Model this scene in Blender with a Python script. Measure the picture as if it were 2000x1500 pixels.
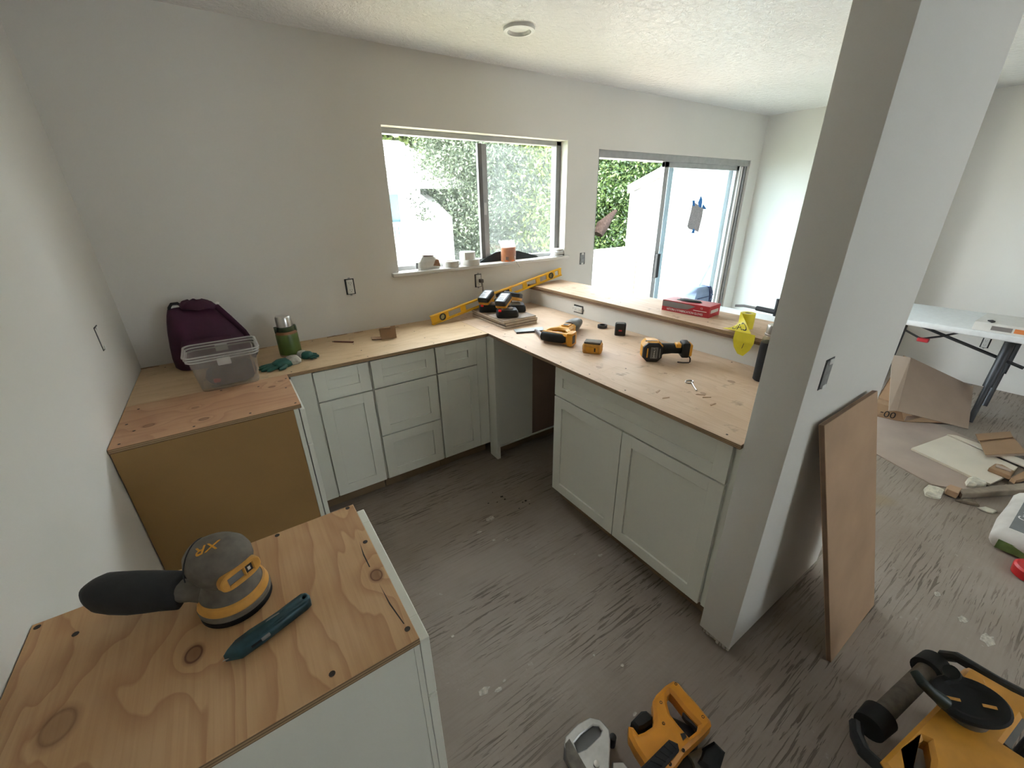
import bpy, bmesh, math, random
import numpy as np
from mathutils import Matrix, Vector
from mathutils.geometry import tessellate_polygon
for _o in list(bpy.data.objects): bpy.data.objects.remove(_o, do_unlink=True)
SC = bpy.context.scene; COL = SC.collection
PI = math.pi

# ---------------------------------------------------------------- camera
CX, CY, CZ = 0.4765, -2.6695, 1.6253
PITCH, YAW, ROLL, FPX = -0.41203, 0.58904, -0.01755, 801.99
RC = Matrix.Rotation(-YAW, 3, 'Z') @ Matrix.Rotation(PI/2+PITCH, 3, 'X') @ Matrix.Rotation(ROLL, 3, 'Z')
cam_d = bpy.data.cameras.new('camera'); cam = bpy.data.objects.new('camera', cam_d); COL.objects.link(cam)
cam.matrix_world = Matrix.Translation((CX, CY, CZ)) @ RC.to_4x4()
cam_d.sensor_width = 36; cam_d.sensor_fit = 'HORIZONTAL'; cam_d.lens = FPX*36/2000; cam_d.clip_start = .02; cam_d.clip_end = 200
SC.camera = cam

# ---------------------------------------------------------------- world, sun, daylight, exposure
W = bpy.data.worlds.new('sky'); SC.world = W; W.use_nodes = True
wn = W.node_tree.nodes; bg = wn['Background']; bg.inputs[0].default_value = (.86, .935, 1.0, 1); bg.inputs[1].default_value = 6.0
sd = bpy.data.lights.new('sun_offscreen', 'SUN'); sd.energy = 14.0; sd.angle = .01; sd.color = (1, .94, .84)
sun = bpy.data.objects.new('sun_offscreen', sd); COL.objects.link(sun)
sun.rotation_euler = Vector((-.50, -.16, .82)).to_track_quat('Z', 'Y').to_euler()
vs = SC.view_settings; vs.view_transform = 'Standard'; vs.look = 'None'; vs.gamma = 1; vs.use_curve_mapping = False; vs.exposure = 1.65

# ---------------------------------------------------------------- helpers
def ray(u, v): return RC @ Vector(((u-1000)/FPX, (750-v)/FPX, -1))
def at(u, v, ax, val):
    d = ray(u, v); o = Vector((CX, CY, CZ)); i = 'xyz'.index(ax)
    return o + d*((val-o[i])/d[i])
MATS = {}
class N:
    """small node-tree writer"""
    def __init__(s, name):
        s.m = bpy.data.materials.new(name); s.m.use_nodes = True; s.t = s.m.node_tree
        s.b = s.t.nodes['Principled BSDF']; s.out = s.t.nodes['Material Output']
        MATS[name] = s.m
    def n(s, typ, **kw):
        nd = s.t.nodes.new(typ)
        for k, v in kw.items(): setattr(nd, k, v)
        return nd
    def set(s, sock, v):
        if isinstance(v, bpy.types.NodeSocket): s.t.links.new(v, sock)
        elif isinstance(v, tuple) and len(v) == 3 and sock.type == 'RGBA': sock.default_value = (*v, 1)
        else: sock.default_value = v
    def math(s, op, a, b=0.0, c=None):
        nd = s.n('ShaderNodeMath', operation=op); s.set(nd.inputs[0], a); s.set(nd.inputs[1], b)
        if c is not None: s.set(nd.inputs[2], c)
        return nd.outputs[0]
    def mix(s, f, a, b, blend='MIX'):
        nd = s.n('ShaderNodeMix', data_type='RGBA', blend_type=blend)
        s.set(nd.inputs['Factor'], f); s.set(nd.inputs[6], a); s.set(nd.inputs[7], b); return nd.outputs[2]
    def coord(s, kind='Object'): return s.n('ShaderNodeTexCoord').outputs[kind]
    def scale(s, v, sc, loc=(0, 0, 0), rot=(0, 0, 0)):
        nd = s.n('ShaderNodeMapping'); s.t.links.new(v, nd.inputs[0]); nd.inputs['Scale'].default_value = sc
        nd.inputs['Location'].default_value = loc; nd.inputs['Rotation'].default_value = rot; return nd.outputs[0]
    def noise(s, v, sc, det=2, rough=.5, dist=0):
        nd = s.n('ShaderNodeTexNoise'); s.set(nd.inputs['Vector'], v); nd.inputs['Scale'].default_value = sc
        nd.inputs['Detail'].default_value = det; nd.inputs['Roughness'].default_value = rough; nd.inputs['Distortion'].default_value = dist
        return nd.outputs['Fac']
    def ramp(s, f, stops, interp='LINEAR'):
        nd = s.n('ShaderNodeValToRGB'); nd.color_ramp.interpolation = interp; s.set(nd.inputs[0], f)
        e = nd.color_ramp.elements
        while len(e) < len(stops): e.new(.5)
        for q, (p, c) in zip(e, stops):
            q.position = p; q.color = (*c, 1) if isinstance(c, tuple) else (c, c, c, 1)
        return nd.outputs[0]
    def bump(s, h, st, dist=.01):
        nd = s.n('ShaderNodeBump'); nd.inputs['Strength'].default_value = st; nd.inputs['Distance'].default_value = dist
        s.set(nd.inputs['Height'], h); s.t.links.new(nd.outputs[0], s.b.inputs['Normal'])
    def fin(s, col, rough=.5, metal=0, spec=.5):
        s.set(s.b.inputs['Base Color'], col); s.set(s.b.inputs['Roughness'], rough); s.b.inputs['Metallic'].default_value = metal
        s.b.inputs['Specular IOR Level'].default_value = spec; return s.m
def mat(name, col, rough=.5, metal=0, var=.08, vs_=18, bump=0, bs=150, spec=.5):
    if name in MATS: return MATS[name]
    q = N(name); c = q.coord()
    dk = tuple(max(0, x*(1-var)) for x in col); lt = tuple(min(1, x*(1+var)) for x in col)
    f = q.noise(c, vs_, 3)
    if bump: q.bump(q.noise(c, bs, 2), bump, .002)
    return q.fin(q.ramp(f, [(.3, dk), (.7, lt)]), rough, metal, spec)
def plywood(name, c0, c1, dark, gr='y', knots=(), freq=9., warp=1.0, contrast=.6, stain=.0):
    q = N(name); P = q.n('ShaderNodeNewGeometry').outputs['Position']
    sp = q.n('ShaderNodeSeparateXYZ'); q.t.links.new(P, sp.inputs[0]); X, Y, Z = sp.outputs
    ac, alo = (X, Y) if gr == 'y' else (Y, X)
    st = (3.2, .9, 1) if gr == 'y' else (.9, 3.2, 1)
    big = q.noise(q.scale(P, st), 1.6, 3, .5, .3)
    v = q.math('ADD', q.math('MULTIPLY', ac, freq), q.math('MULTIPLY', big, 5.2*warp))
    kf = None
    for (kx, ky, r, dk) in knots:
        dx = q.math('MULTIPLY', q.math('SUBTRACT', X, kx), 1.0 if gr == 'y' else .75)
        dy = q.math('MULTIPLY', q.math('SUBTRACT', Y, ky), .75 if gr == 'y' else 1.0)
        d2 = q.math('ADD', q.math('MULTIPLY', dx, dx), q.math('MULTIPLY', dy, dy)); d = q.math('SQRT', d2)
        g = q.math('POWER', 2.718, q.math('MULTIPLY', d2, -1/(3.4*r)**2))
        v = q.math('ADD', v, q.math('MULTIPLY', g, 1.6))
        core = q.ramp(q.math('DIVIDE', d, r*2), [(0, .62*dk), (.36, .58*dk), (.46, 1.0*dk), (.54, .40*dk), (.72, 0)])
        kf = core if kf is None else q.math('MAXIMUM', kf, core)
    fr = q.math('FRACT', v)
    line = q.ramp(fr, [(0, 0), (.55, .12), (.88, .75), (.95, 1.0), (1, 0)])
    st2 = (130, 3, 1) if gr == 'y' else (3, 130, 1)
    fine = q.noise(q.scale(P, st2), 1, 3, .6)
    blot = q.noise(P, 4.5, 3)
    col = q.mix(q.ramp(blot, [(.35, 0), (.65, 1)]), c0, c1)
    col = q.mix(q.math('MULTIPLY', line, contrast), col, dark)
    col = q.mix(q.math('MULTIPLY', q.ramp(fine, [(.42, 0), (.7, 1)]), .22), col, dark)
    if stain: col = q.mix(q.math('MULTIPLY', q.ramp(q.noise(P, 11, 4, .65), [(.60, 0), (.70, 1)]), stain), col, tuple(x*.42 for x in dark))
    if kf is not None: col = q.mix(kf, col, (.13, .045, .018))
    # veneer layers on the cut edges
    nz = q.n('ShaderNodeSeparateXYZ'); q.t.links.new(q.n('ShaderNodeNewGeometry').outputs['Normal'], nz.inputs[0])
    edge = q.math('LESS_THAN', q.math('ABSOLUTE', nz.outputs[2]), .5)
    lay = q.ramp(q.math('FRACT', q.math('MULTIPLY', Z, 155)), [(0, (.20, .12, .065)), (.42, (.22, .13, .07)), (.5, (.50, .35, .20)), (.95, (.46, .32, .18))])
    lay = q.mix(q.math('MULTIPLY', q.noise(P, 40, 3), .5), lay, (.18, .11, .06))
    col = q.mix(edge, col, lay)
    q.bump(fine, .12, .002)
    return q.fin(col, .55, 0, .35)

class B:
    """mesh builder"""
    def __init__(s): s.bm = bmesh.new()
    def _add(s, vs, fs, M=None):
        r = [s.bm.verts.new(M @ Vector(v) if M else v) for v in vs]
        for f in fs:
            try: s.bm.faces.new([r[i] for i in f])
            except ValueError: pass
        return s
    def box(s, x0, x1, y0, y1, z0, z1, bev=0, seg=2, M=None):
        t = bmesh.new(); bmesh.ops.create_cube(t, size=1)
        for v in t.verts: v.co = Vector(((x0+x1)/2+v.co.x*(x1-x0), (y0+y1)/2+v.co.y*(y1-y0), (z0+z1)/2+v.co.z*(z1-z0)))
        if bev: bmesh.ops.bevel(t, geom=list(t.edges), offset=bev, segments=seg, profile=.5, affect='EDGES')
        return s.merge(t, M)
    def merge(s, t, M=None):
        t.verts.ensure_lookup_table(); t.verts.index_update()
        s._add([v.co.copy() for v in t.verts], [[v.index for v in f.verts] for f in t.faces], M); t.free(); return s
    def loft(s, rings, cap=True, closed=False, M=None):
        n = len(rings[0]); vs = [p for r in rings for p in r]; fs = []
        m = len(rings)
        for i in range(m if closed else m-1):
            a, b = i*n, ((i+1) % m)*n
            for j in range(n): fs.append((a+j, a+(j+1) % n, b+(j+1) % n, b+j))
        if cap and not closed: fs += [tuple(reversed(range(n))), tuple(range((m-1)*n, m*n))]
        return s._add(vs, fs, M)
    def lathe(s, prof, n=28, M=None, cap=True, ex=1, ey=1):
        return s.loft([[(r*math.cos(2*PI*k/n)*ex, r*math.sin(2*PI*k/n)*ey, z) for k in range(n)] for r, z in prof], cap, M=M)
    def cyl(s, p0, p1, r0, r1=None, n=16):
        r1 = r0 if r1 is None else r1; p0 = Vector(p0); p1 = Vector(p1); d = p1-p0
        M = Matrix.Translation(p0) @ d.to_track_quat('Z', 'Y').to_matrix().to_4x4()
        return s.lathe([(r0, 0), (r1, d.length)], n, M)
    def tube(s, path, r, n=8, closed=False, flat=1.0):
        P = [Vector(p) for p in path]; m = len(P); rings = []; up = None
        for i in range(m):
            a = P[(i-1) % m] if (closed or i) else P[i]; b = P[(i+1) % m] if (closed or i < m-1) else P[i]
            t = (b-a).normalized()
            if up is None: up = Vector((0, 0, 1)) if abs(t.z) < .9 else Vector((1, 0, 0))
            x = t.cross(up).normalized(); y = x.cross(t).normalized(); up = y
            rr = r[i] if isinstance(r, (list, tuple)) else r
            rings.append([P[i] + x*rr*math.cos(2*PI*k/n) + y*rr*flat*math.sin(2*PI*k/n) for k in range(n)])
        return s.loft(rings, True, closed)
    def prism(s, poly, z0, z1, holes=(), ch=0, M=None):
        loops = [list(map(lambda p: Vector((p[0], p[1])), poly))] + [list(map(lambda p: Vector((p[0], p[1])), h)) for h in holes]
        def area(l): return sum(l[i].x*l[(i+1) % len(l)].y-l[(i+1) % len(l)].x*l[i].y for i in range(len(l)))/2
        for i, l in enumerate(loops):
            if (area(l) > 0) != (i == 0): l.reverse()
        def off(l, d):
            if not d: return l
            o = []
            for i in range(len(l)):
                a = (l[i]-l[i-1]).normalized(); b = (l[(i+1) % len(l)]-l[i]).normalized()
                na = Vector((-a.y, a.x)); nb = Vector((-b.y, b.x)); m = na+nb
                m = m/max(m.length_squared/2, .35) if m.length > 1e-6 else na
                o.append(l[i]+m*d)
            return o
        lay = [(z0, 0), (z1, 0)] if not ch else [(z0, ch), (z0+ch, 0), (z1-ch, 0), (z1, ch)]
        vs = []; idx = []
        for z, d in lay:
            row = []
            for l in loops:
                b = len(vs); vs += [(p.x, p.y, z) for p in off(l, d)]; row.append(list(range(b, len(vs))))
            idx.append(row)
        fs = []
        for a, b in zip(idx[:-1], idx[1:]):
            for la, lb in zip(a, b):
                for i in range(len(la)): fs.append((la[i], la[(i+1) % len(la)], lb[(i+1) % len(lb)], lb[i]))
        for row, top in ((idx[0], False), (idx[-1], True)):
            flat = [i for l in row for i in l]
            tri = tessellate_polygon([[Vector(vs[i]) for i in l] for l in row])
            for t in tri: fs.append(tuple(flat[i] for i in t))
        s._add(vs, fs, M); return s
    def done(s, name, m, parent=None, smooth=False, world=False, ang=35, label=None):
        bmesh.ops.remove_doubles(s.bm, verts=list(s.bm.verts), dist=1e-6)
        bmesh.ops.recalc_face_normals(s.bm, faces=list(s.bm.faces))
        if world and parent is not None: s.bm.transform(PM[parent.name].inverted())
        me = bpy.data.meshes.new(name); s.bm.to_mesh(me); s.bm.free()
        if smooth:
            me.polygons.foreach_set('use_smooth', [True]*len(me.polygons)); me.set_sharp_from_angle(angle=math.radians(ang))
        me.materials.append(MATS[m] if isinstance(m, str) else m)
        o = bpy.data.objects.new(name, me); COL.objects.link(o)
        if parent is not None: o.parent = parent; PM[o.name] = PM[parent.name]
        else: PM[o.name] = Matrix()
        if label: o['label'] = label
        return o
PM = {}
def thing(name, label, cat, loc=(0, 0, 0), rz=0, group=None, rot=None):
    o = bpy.data.objects.new(name, None); COL.objects.link(o); o.empty_display_size = .05
    o.location = loc; o.rotation_euler = rot if rot else (0, 0, rz)
    o['label'] = label; o['category'] = cat
    if group: o['group'] = group
    PM[o.name] = Matrix.Translation(Vector(loc)) @ o.rotation_euler.to_matrix().to_4x4(); return o
def tag(o, label, cat, group=None):
    o['label'] = label; o['category'] = cat
    if group: o['group'] = group
    return o
def struct(o): o['kind'] = 'structure'; return o
def text(name, s, size, M, m, parent, world=True, ext=.0004, sx=1.0):
    cu = bpy.data.curves.new(name, 'FONT'); cu.body = s; cu.size = size; cu.extrude = ext; cu.align_x = 'CENTER'; cu.align_y = 'CENTER'
    t = bpy.data.objects.new(name, cu); COL.objects.link(t)
    dg = bpy.context.evaluated_depsgraph_get(); me = bpy.data.meshes.new_from_object(t.evaluated_get(dg))
    bpy.data.objects.remove(t); bpy.data.curves.remove(cu)
    me.transform(Matrix.Diagonal((sx, 1, 1, 1))); me.transform(M)
    if world: me.transform(PM[parent.name].inverted())
    me.materials.clear(); me.materials.append(MATS[m])
    o = bpy.data.objects.new(name, me); COL.objects.link(o); o.parent = parent; return o
def frame3(o, x, z):
    """matrix with local x along x, local z along z, at o"""
    x = Vector(x).normalized(); z = Vector(z).normalized(); y = z.cross(x).normalized(); x = y.cross(z)
    M = Matrix((x, y, z)).transposed().to_4x4(); M.translation = Vector(o); return M
def dup(root, loc, rz=None, label=None):
    r = root.copy(); COL.objects.link(r); r.location = loc
    if rz is not None: r.rotation_euler = (0, 0, rz)
    if label: r['label'] = label
    for c in list(root.children):
        k = c.copy(); COL.objects.link(k); k.parent = r
        for g in c.children:
            d = g.copy(); COL.objects.link(d); d.parent = k
    return r
def sm(t): return t*t*(3-2*t)

# ---------------------------------------------------------------- materials
q = N('wall_paint'); c = q.coord()
q.bump(q.noise(c, 220, 3, .6), .10, .003)
q.fin(q.ramp(q.noise(c, 1.3, 3), [(.3, (.725, .695, .64)), (.7, (.76, .73, .675))]), .6, 0, .3)
q = N('ceiling_paint'); c = q.coord()
q.bump(q.noise(c, 30, 5, .68, .6), .75, .014)
q.fin(q.ramp(q.noise(c, 2.2, 3), [(.3, (.84, .825, .81)), (.7, (.88, .865, .85))]), .22, 0, .7)
q = N('floor_subfloor'); c = q.coord()
gro = q.noise(q.scale(c, (5.5, 95, 1)), 1.0, 3, .6, .8)
msk = q.ramp(q.noise(q.scale(c, (1.3, 2.3, 1)), 1.5, 3), [(.40, 0), (.60, 1)])
grv = q.math('MULTIPLY', q.ramp(gro, [(.55, 0), (.60, 1)]), msk)
base = q.ramp(q.noise(c, 2.1, 4, .6), [(.25, (.27, .215, .172)), (.5, (.32, .265, .218)), (.75, (.37, .31, .262))])
base = q.mix(q.math('MULTIPLY', q.ramp(q.noise(q.scale(c, (5, 90, 1)), 1, 3), [(.35, 0), (.7, 1)]), .20), base, (.20, .155, .12))
base = q.mix(q.math('MULTIPLY', grv, .75), base, (.10, .072, .054))
pl = q.math('MULTIPLY', q.ramp(q.noise(c, 9, 4, .7), [(.665, 0), (.72, 1)]), .5)
base = q.mix(pl, base, (.52, .46, .40))
dust = q.math('MULTIPLY', q.ramp(q.noise(c, 55, 3, .6), [(.70, 0), (.78, 1)]), .5)
base = q.mix(dust, base, (.58, .53, .47))
gl = q.math('MULTIPLY', q.ramp(q.noise(q.scale(c, (1, 1, 1), (3.3, 1.7, 0)), 1.6, 2), [(.66, 0), (.72, 1)]), .35)
base = q.mix(gl, base, (.33, .23, .10))
q.bump(q.math('SUBTRACT', q.math('MULTIPLY', q.noise(c, 60, 3), .4), grv), .45, .004)
q.fin(base, .60, 0, .35)
plywood('ply_near', (.58, .345, .165), (.66, .42, .225), (.36, .155, .065), 'y', [(.264, -1.944, .0135, 1.15), (.588, -1.961, .0125, .95), (.092, -1.961, .022, .62)], 19, 1.5, .5)
plywood('ply_back', (.60, .42, .245), (.67, .49, .30), (.45, .28, .14), 'x', (), 12, 1.1, .30, .25)
plywood('ply_return', (.53, .295, .165), (.61, .365, .21), (.34, .155, .085), 'x', [(.10, -.80, .013, .8), (.27, -.86, .012, .9), (.52, -.67, .010, .9), (.56, -.62, .008, .8), (.24, -.72, .009, .7)], 10, 1.1, .45)
plywood('ply_peninsula', (.62, .44, .30), (.68, .51, .37), (.42, .26, .15), 'y', [(2.20, -1.83, .011, .7), (1.99, -1.83, .008, .6), (1.86, -1.36, .010, .6), (1.93, -1.20, .012, .4), (2.05, -1.6, .006, .7)], 10, 1.2, .24, .45)
plywood('ply_bar', (.56, .40, .27), (.64, .47, .34), (.38, .23, .14), 'y', [(2.6, -.35, .012, .5), (2.55, -.6, .01, .5)], 12, 1.2, .35, .5)
mat('mdf_brown', (.32, .185, .066), .6, 0, .10, 3)
mat('cabinet_paint', (.78, .77, .68), .38, 0, .02, 2)
mat('cabinet_side', (.77, .76, .675), .42, 0, .02, 2)
mat('toe_board', (.24, .16, .09), .6, 0, .15, 6)
mat('brown_board', (.30, .205, .155), .55, 0, .12, 5)
mat('aluminium', (.42, .42, .42), .42, .6, .08)
mat('dark_alu', (.17, .165, .16), .45, .4, .1)
mat('white_vinyl', (.68, .68, .68), .4, 0, .03)
mat('sill_paint', (.70, .67, .63), .4, 0, .04)
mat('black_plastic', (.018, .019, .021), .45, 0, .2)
mat('black_rubber', (.014, .014, .015), .65, 0, .2, 18, 0, 150, .25)
mat('grey_plastic', (.16, .16, .155), .5, 0, .1)
mat('dusty_grey', (.145, .125, .10), .72, 0, .25, 40)
mat('tool_yellow', (.72, .33, .025), .42, 0, .1, 30)
mat('dusty_yellow', (.66, .32, .06), .55, 0, .15, 30)
mat('saw_orange', (.70, .27, .02), .38, 0, .10, 14)
mat('saw_yellow', (.60, .27, .03), .45, 0, .18, 12)
mat('level_yellow', (.80, .44, .015), .35, 0, .05)
mat('steel', (.55, .53, .50), .3, .95, .06)
mat('cast_alu', (.50, .49, .47), .42, .7, .12, 30)
mat('screw_dark', (.035, .025, .02), .5, .3, .1)
mat('purple_cloth', (.052, .008, .030), .75, 0, .30, 9, .5, 60)
mat('black_cloth', (.020, .019, .020), .85, 0, .3, 12, .5, 90)
mat('green_enamel', (.075, .12, .022), .38, 0, .15)
mat('green_dark', (.045, .07, .03), .4, 0, .1)
mat('rust_band', (.22, .09, .03), .5, 0, .1)
mat('glove_green', (.012, .085, .062), .6, 0, .2, 30)
mat('glove_knit', (.42, .40, .34), .8, 0, .3, 60)
mat('cardboard', (.33, .20, .11), .7, 0, .08, 5)
mat('cardboard_grey', (.40, .30, .23), .7, 0, .06, 4)
mat('cardboard_inside', (.33, .20, .11), .8, 0, .08)
mat('pencil_red', (.16, .045, .025), .45)
mat('white_paper', (.66, .64, .60), .7, 0, .04)
mat('paper_print', (.30, .16, .09), .6, 0, .35, 60)
mat('mesh_tape', (.62, .60, .55), .7, 0, .05)
mat('tape_core', (.55, .50, .42), .8)
mat('orange_box', (.64, .20, .055), .5, 0, .06)
mat('red_box', (.42, .022, .032), .4, 0, .08)
mat('grey_print', (.20, .18, .17), .45)
mat('white_ink', (.8, .78, .76), .5)
mat('black_ink', (.015, .015, .015), .5)
mat('caution_yellow', (.74, .62, .03), .4, 0, .08)
mat('teal_metal', (.022, .062, .075), .38, .35, .35, 40)
mat('board_core', (.60, .53, .43), .7, 0, .12, 40)
mat('board_face', (.20, .14, .095), .6, 0, .15, 30)
mat('blue_label', (.46, .48, .50), .15, 0, .1, 60)
mat('red_led', (.9, .02, .02), .3)
mat('charger_black', (.012, .013, .014), .5, 0, .2, 18, 0, 150, .35)
mat('painter_blue', (.01, .19, .62), .5)
mat('notice_paper', (.42, .40, .41), .7, 0, .2, 80)
mat('blue_nylon', (.25, .34, .50), .6, 0, .1)
mat('navy_nylon', (.03, .055, .16), .6, 0, .2)
mat('table_plastic', (.68, .685, .68), .45, 0, .05, 30)
mat('table_leg', (.055, .058, .065), .4, .4, .1)
mat('stucco_white', (.55, .54, .52), .85, 0, .06, 14, .5, 40)
mat('stucco_cream', (.48, .41, .31), .85, 0, .06, 14, .4, 40)
mat('trim_white', (.60, .59, .57), .6, 0, .04)
mat('roof_grey', (.24, .235, .235), .8, 0, .25, 25)
mat('bark', (.018, .013, .011), .95, 0, .3, 20, .6, 40, .03)
mat('bush_floor', (.10, .12, .05), .95, 0, .4, 3)
mat('plank_brown', (.43, .275, .165), .6, 0, .13, 4)
mat('plank_edge', (.22, .135, .085), .7, 0, .15, 12)
mat('hardboard', (.40, .31, .255), .6, 0, .13, 3)
mat('white_board', (.66, .58, .47), .5, 0, .05, 5)
mat('wrapper', (.62, .58, .47), .3, 0, .25, 30)
mat('old_wood', (.24, .19, .14), .8, 0, .25, 12)
mat('bag_paper', (.58, .54, .50), .6, 0, .10, 10)
mat('bag_grey', (.16, .165, .165), .5, 0, .1)
mat('bag_green', (.13, .20, .06), .5, 0, .25, 30)
mat('red_plastic', (.60, .02, .025), .35)
mat('outlet_white', (.72, .70, .66), .4)
mat('tar_black', (.025, .022, .02), .9)
mat('box_metal', (.30, .30, .29), .45, .6, .2, 40)
mat('cord_grey', (.12, .10, .09), .6)
mat('lamp_white', (.78, .77, .75), .4)
mat('lamp_inner', (.34, .33, .31), .5)
mat('window_blue', (.06, .12, .135), .1, 0, .2, 3)
mat('dark_green_pole', (.012, .022, .016), .5)
mat('gravel_plaster', (.46, .41, .35), .9, 0, .3, 80)
mat('dirty_edge', (.05, .035, .026), .9, 0, .4, 60)
mat('handle_brown', (.12, .085, .08), .45, 0, .35, 80)
mat('blade_grey', (.22, .225, .21), .35, .7, .1)
def glass(name, tint, haze, hazecol=(.8, .85, .85)):
    q = N(name); t = q.n('ShaderNodeBsdfTransparent'); t.inputs[0].default_value = (*tint, 1)
    g = q.n('ShaderNodeBsdfGlossy'); g.inputs['Roughness'].default_value = .02
    d = q.n('ShaderNodeBsdfTranslucent'); d.inputs[0].default_value = (*hazecol, 1)
    m1 = q.n('ShaderNodeMixShader'); q.t.links.new(t.outputs[0], m1.inputs[1]); q.t.links.new(d.outputs[0], m1.inputs[2])
    q.set(m1.inputs[0], q.math('MULTIPLY', q.ramp(q.noise(q.coord(), 7, 4, .6), [(.3, .5), (.75, 1)]), haze))
    m2 = q.n('ShaderNodeMixShader'); m2.inputs[0].default_value = .04
    q.t.links.new(m1.outputs[0], m2.inputs[1]); q.t.links.new(g.outputs[0], m2.inputs[2]); q.t.links.new(m2.outputs[0], q.out.inputs[0])
    return q.m
glass('clear_pane', (.97, .985, .98), .012)
glass('dusty_pane', (.93, .95, .95), .045)
glass('door_pane', (.84, .93, .97), .035, (.75, .88, .95))
glass('clear_film', (.90, .90, .90), .55)
def plastic(name, tint, f, col, rough=.25):
    q = N(name); t = q.n('ShaderNodeBsdfTransparent'); t.inputs[0].default_value = (*tint, 1)
    q.fin(q.ramp(q.noise(q.coord(), 30, 2), [(.3, col), (.7, tuple(x*.93 for x in col))]), rough)
    m = q.n('ShaderNodeMixShader'); m.inputs[0].default_value = f
    q.t.links.new(t.outputs[0], m.inputs[1]); q.t.links.new(q.b.outputs[0], m.inputs[2]); q.t.links.new(m.outputs[0], q.out.inputs[0])
plastic('tub_plastic', (.95, .94, .92), .20, (.62, .58, .54))
plastic('tub_rim_plastic', (.92, .92, .92), .62, (.74, .71, .67))
plastic('bottle_glass', (.85, .84, .74), .25, (.5, .48, .36), .1)
def leafmat(name, a, b, c3):
    q = N(name); r = q.n('ShaderNodeNewGeometry').outputs['Random Per Island']
    col = q.ramp(r, [(0, a), (.5, b), (1, c3)])
    q.fin(col, .4, 0, .6)
    tr = q.n('ShaderNodeBsdfTranslucent'); q.t.links.new(col, tr.inputs[0])
    m = q.n('ShaderNodeMixShader'); m.inputs[0].default_value = .35
    q.t.links.new(q.b.outputs[0], m.inputs[1]); q.t.links.new(tr.outputs[0], m.inputs[2]); q.t.links.new(m.outputs[0], q.out.inputs[0])
leafmat('leaf_grey', (.03, .045, .022), (.065, .09, .048), (.15, .175, .12))
leafmat('leaf_bright', (.04, .07, .012), (.085, .125, .022), (.16, .20, .045))
leafmat('leaf_deep', (.015, .036, .011), (.04, .078, .02), (.11, .16, .05))
# ---------------------------------------------------------------- room shell
H = 2.431; XR = 5.55; XR2 = 6.05; YJ = -1.35; YF = -5.4
hC = .895; TK = .018; zU = hC-TK
def grid_wall(b, us, ws, holes, put):
    for i in range(len(us)-1):
        for j in range(len(ws)-1):
            cu, cw = (us[i]+us[i+1])/2, (ws[j]+ws[j+1])/2
            if any(a < cu < c and d < cw < e for a, c, d, e in holes): continue
            put(b, us[i], us[i+1], ws[j], ws[j+1])
WX0, WX1, WZ0, WZ1 = 1.395, 2.797, 1.232, 2.053
DX0, DX1, DZ1 = 3.123, 5.368, 2.013
flo = struct(B().box(-.12, XR2+.12, YF-.12, .14, -.12, 0).done('floor', 'floor_subfloor'))
b = B(); LX, LY, LR = 1.97, -.555, .053
grid_wall(b, [-.12, LX-LR, LX+LR, XR2+.12], [YF-.12, LY-LR, LY+LR, .14], [(LX-LR, LX+LR, LY-LR, LY+LR)], lambda b, u0, u1, w0, w1: b.box(u0, u1, w0, w1, H, H+.12))
struct(b.done('ceiling', 'ceiling_paint'))
b = B(); grid_wall(b, [-.12, WX0, WX1, DX0, DX1, XR2+.12], [0, WZ0, DZ1, WZ1, H], [(WX0, WX1, WZ0, WZ1), (DX0, DX1, 0, DZ1)],
    lambda b, u0, u1, w0, w1: b.box(u0, u1, 0, .14, w0, w1))
struct(b.done('wall_back', 'wall_paint'))
struct(B().box(-.12, 0, YF, 0, 0, H).done('wall_left', 'wall_paint'))
struct(B().box(XR, XR2+.12, YJ, 0, 0, H).box(XR2, XR2+.12, YF, YJ, 0, H).done('wall_right', 'wall_paint'))
b = B(); grid_wall(b, [-.12, 2.5, 3.4, XR2+.12], [0, 1.2, 2.1, H], [(2.5, 3.4, 1.2, 2.1)], lambda b, u0, u1, w0, w1: b.box(u0, u1, YF-.12, YF, w0, w1))
struct(b.done('wall_front', 'wall_paint'))
# stub wall closing the peninsula, its ragged lower edge
PX0, PX1, PY0, PY1 = 1.737, 2.496, -2.136, -2.262
wstub = struct(B().box(PX0, PX1, PY1, PY0, .03, H, .004, 2).done('wall_stub', 'wall_paint', smooth=True))
random.seed(3)
b = B()
b.box(PX0+.012, PX1-.01, PY1+.012, PY0-.01, 0, .035)
o = b.done('raw_wood_foot', 'old_wood', wstub)
for i in range(9):
    y = PY1 + .126*(i+.5)/9; w = random.uniform(.004, .009); hh = random.uniform(.006, .028)
    b = B().box(PX0+random.uniform(.0, .004), PX0+.02, y-w, y+w, .034-hh, .034, .002, 1)
    b.done('plaster_flake', 'gravel_plaster', wstub)
random.seed(8)
def spot(u, v, rr, m, name):
    p = at(u, v, 'z', 0); n = 11
    B().prism([(p.x+rr*random.uniform(.55, 1.1)*1.3*math.cos(2*PI*k/n), p.y+rr*random.uniform(.55, 1.1)*.8*math.sin(2*PI*k/n)) for k in range(n)], 0, .0012).done(name, m, flo)
for u, v, rr in ((980, 970, .010), (986, 975, .006), (1027, 978, .008), (1021, 981, .005), (954, 983, .005), (971, 981, .004), (1034, 984, .004), (1014, 993, .004), (962, 962, .003)): spot(u, v, rr, 'tar_black', 'tar_spot')
for u, v, rr in ((958, 1013, .022), (936, 1040, .012), (945, 1350, .022), (974, 1348, .012), (985, 1330, .006), (1172, 1085, .012), (1122, 1083, .006), (965, 1055, .008), (1240, 1395, .009), (1215, 1300, .007), (1160, 1280, .006), (884, 1243, .007), (1880, 1210, .02), (1930, 1250, .03), (1830, 1160, .015)): spot(u, v, rr, 'gravel_plaster', 'plaster_splat')
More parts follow.
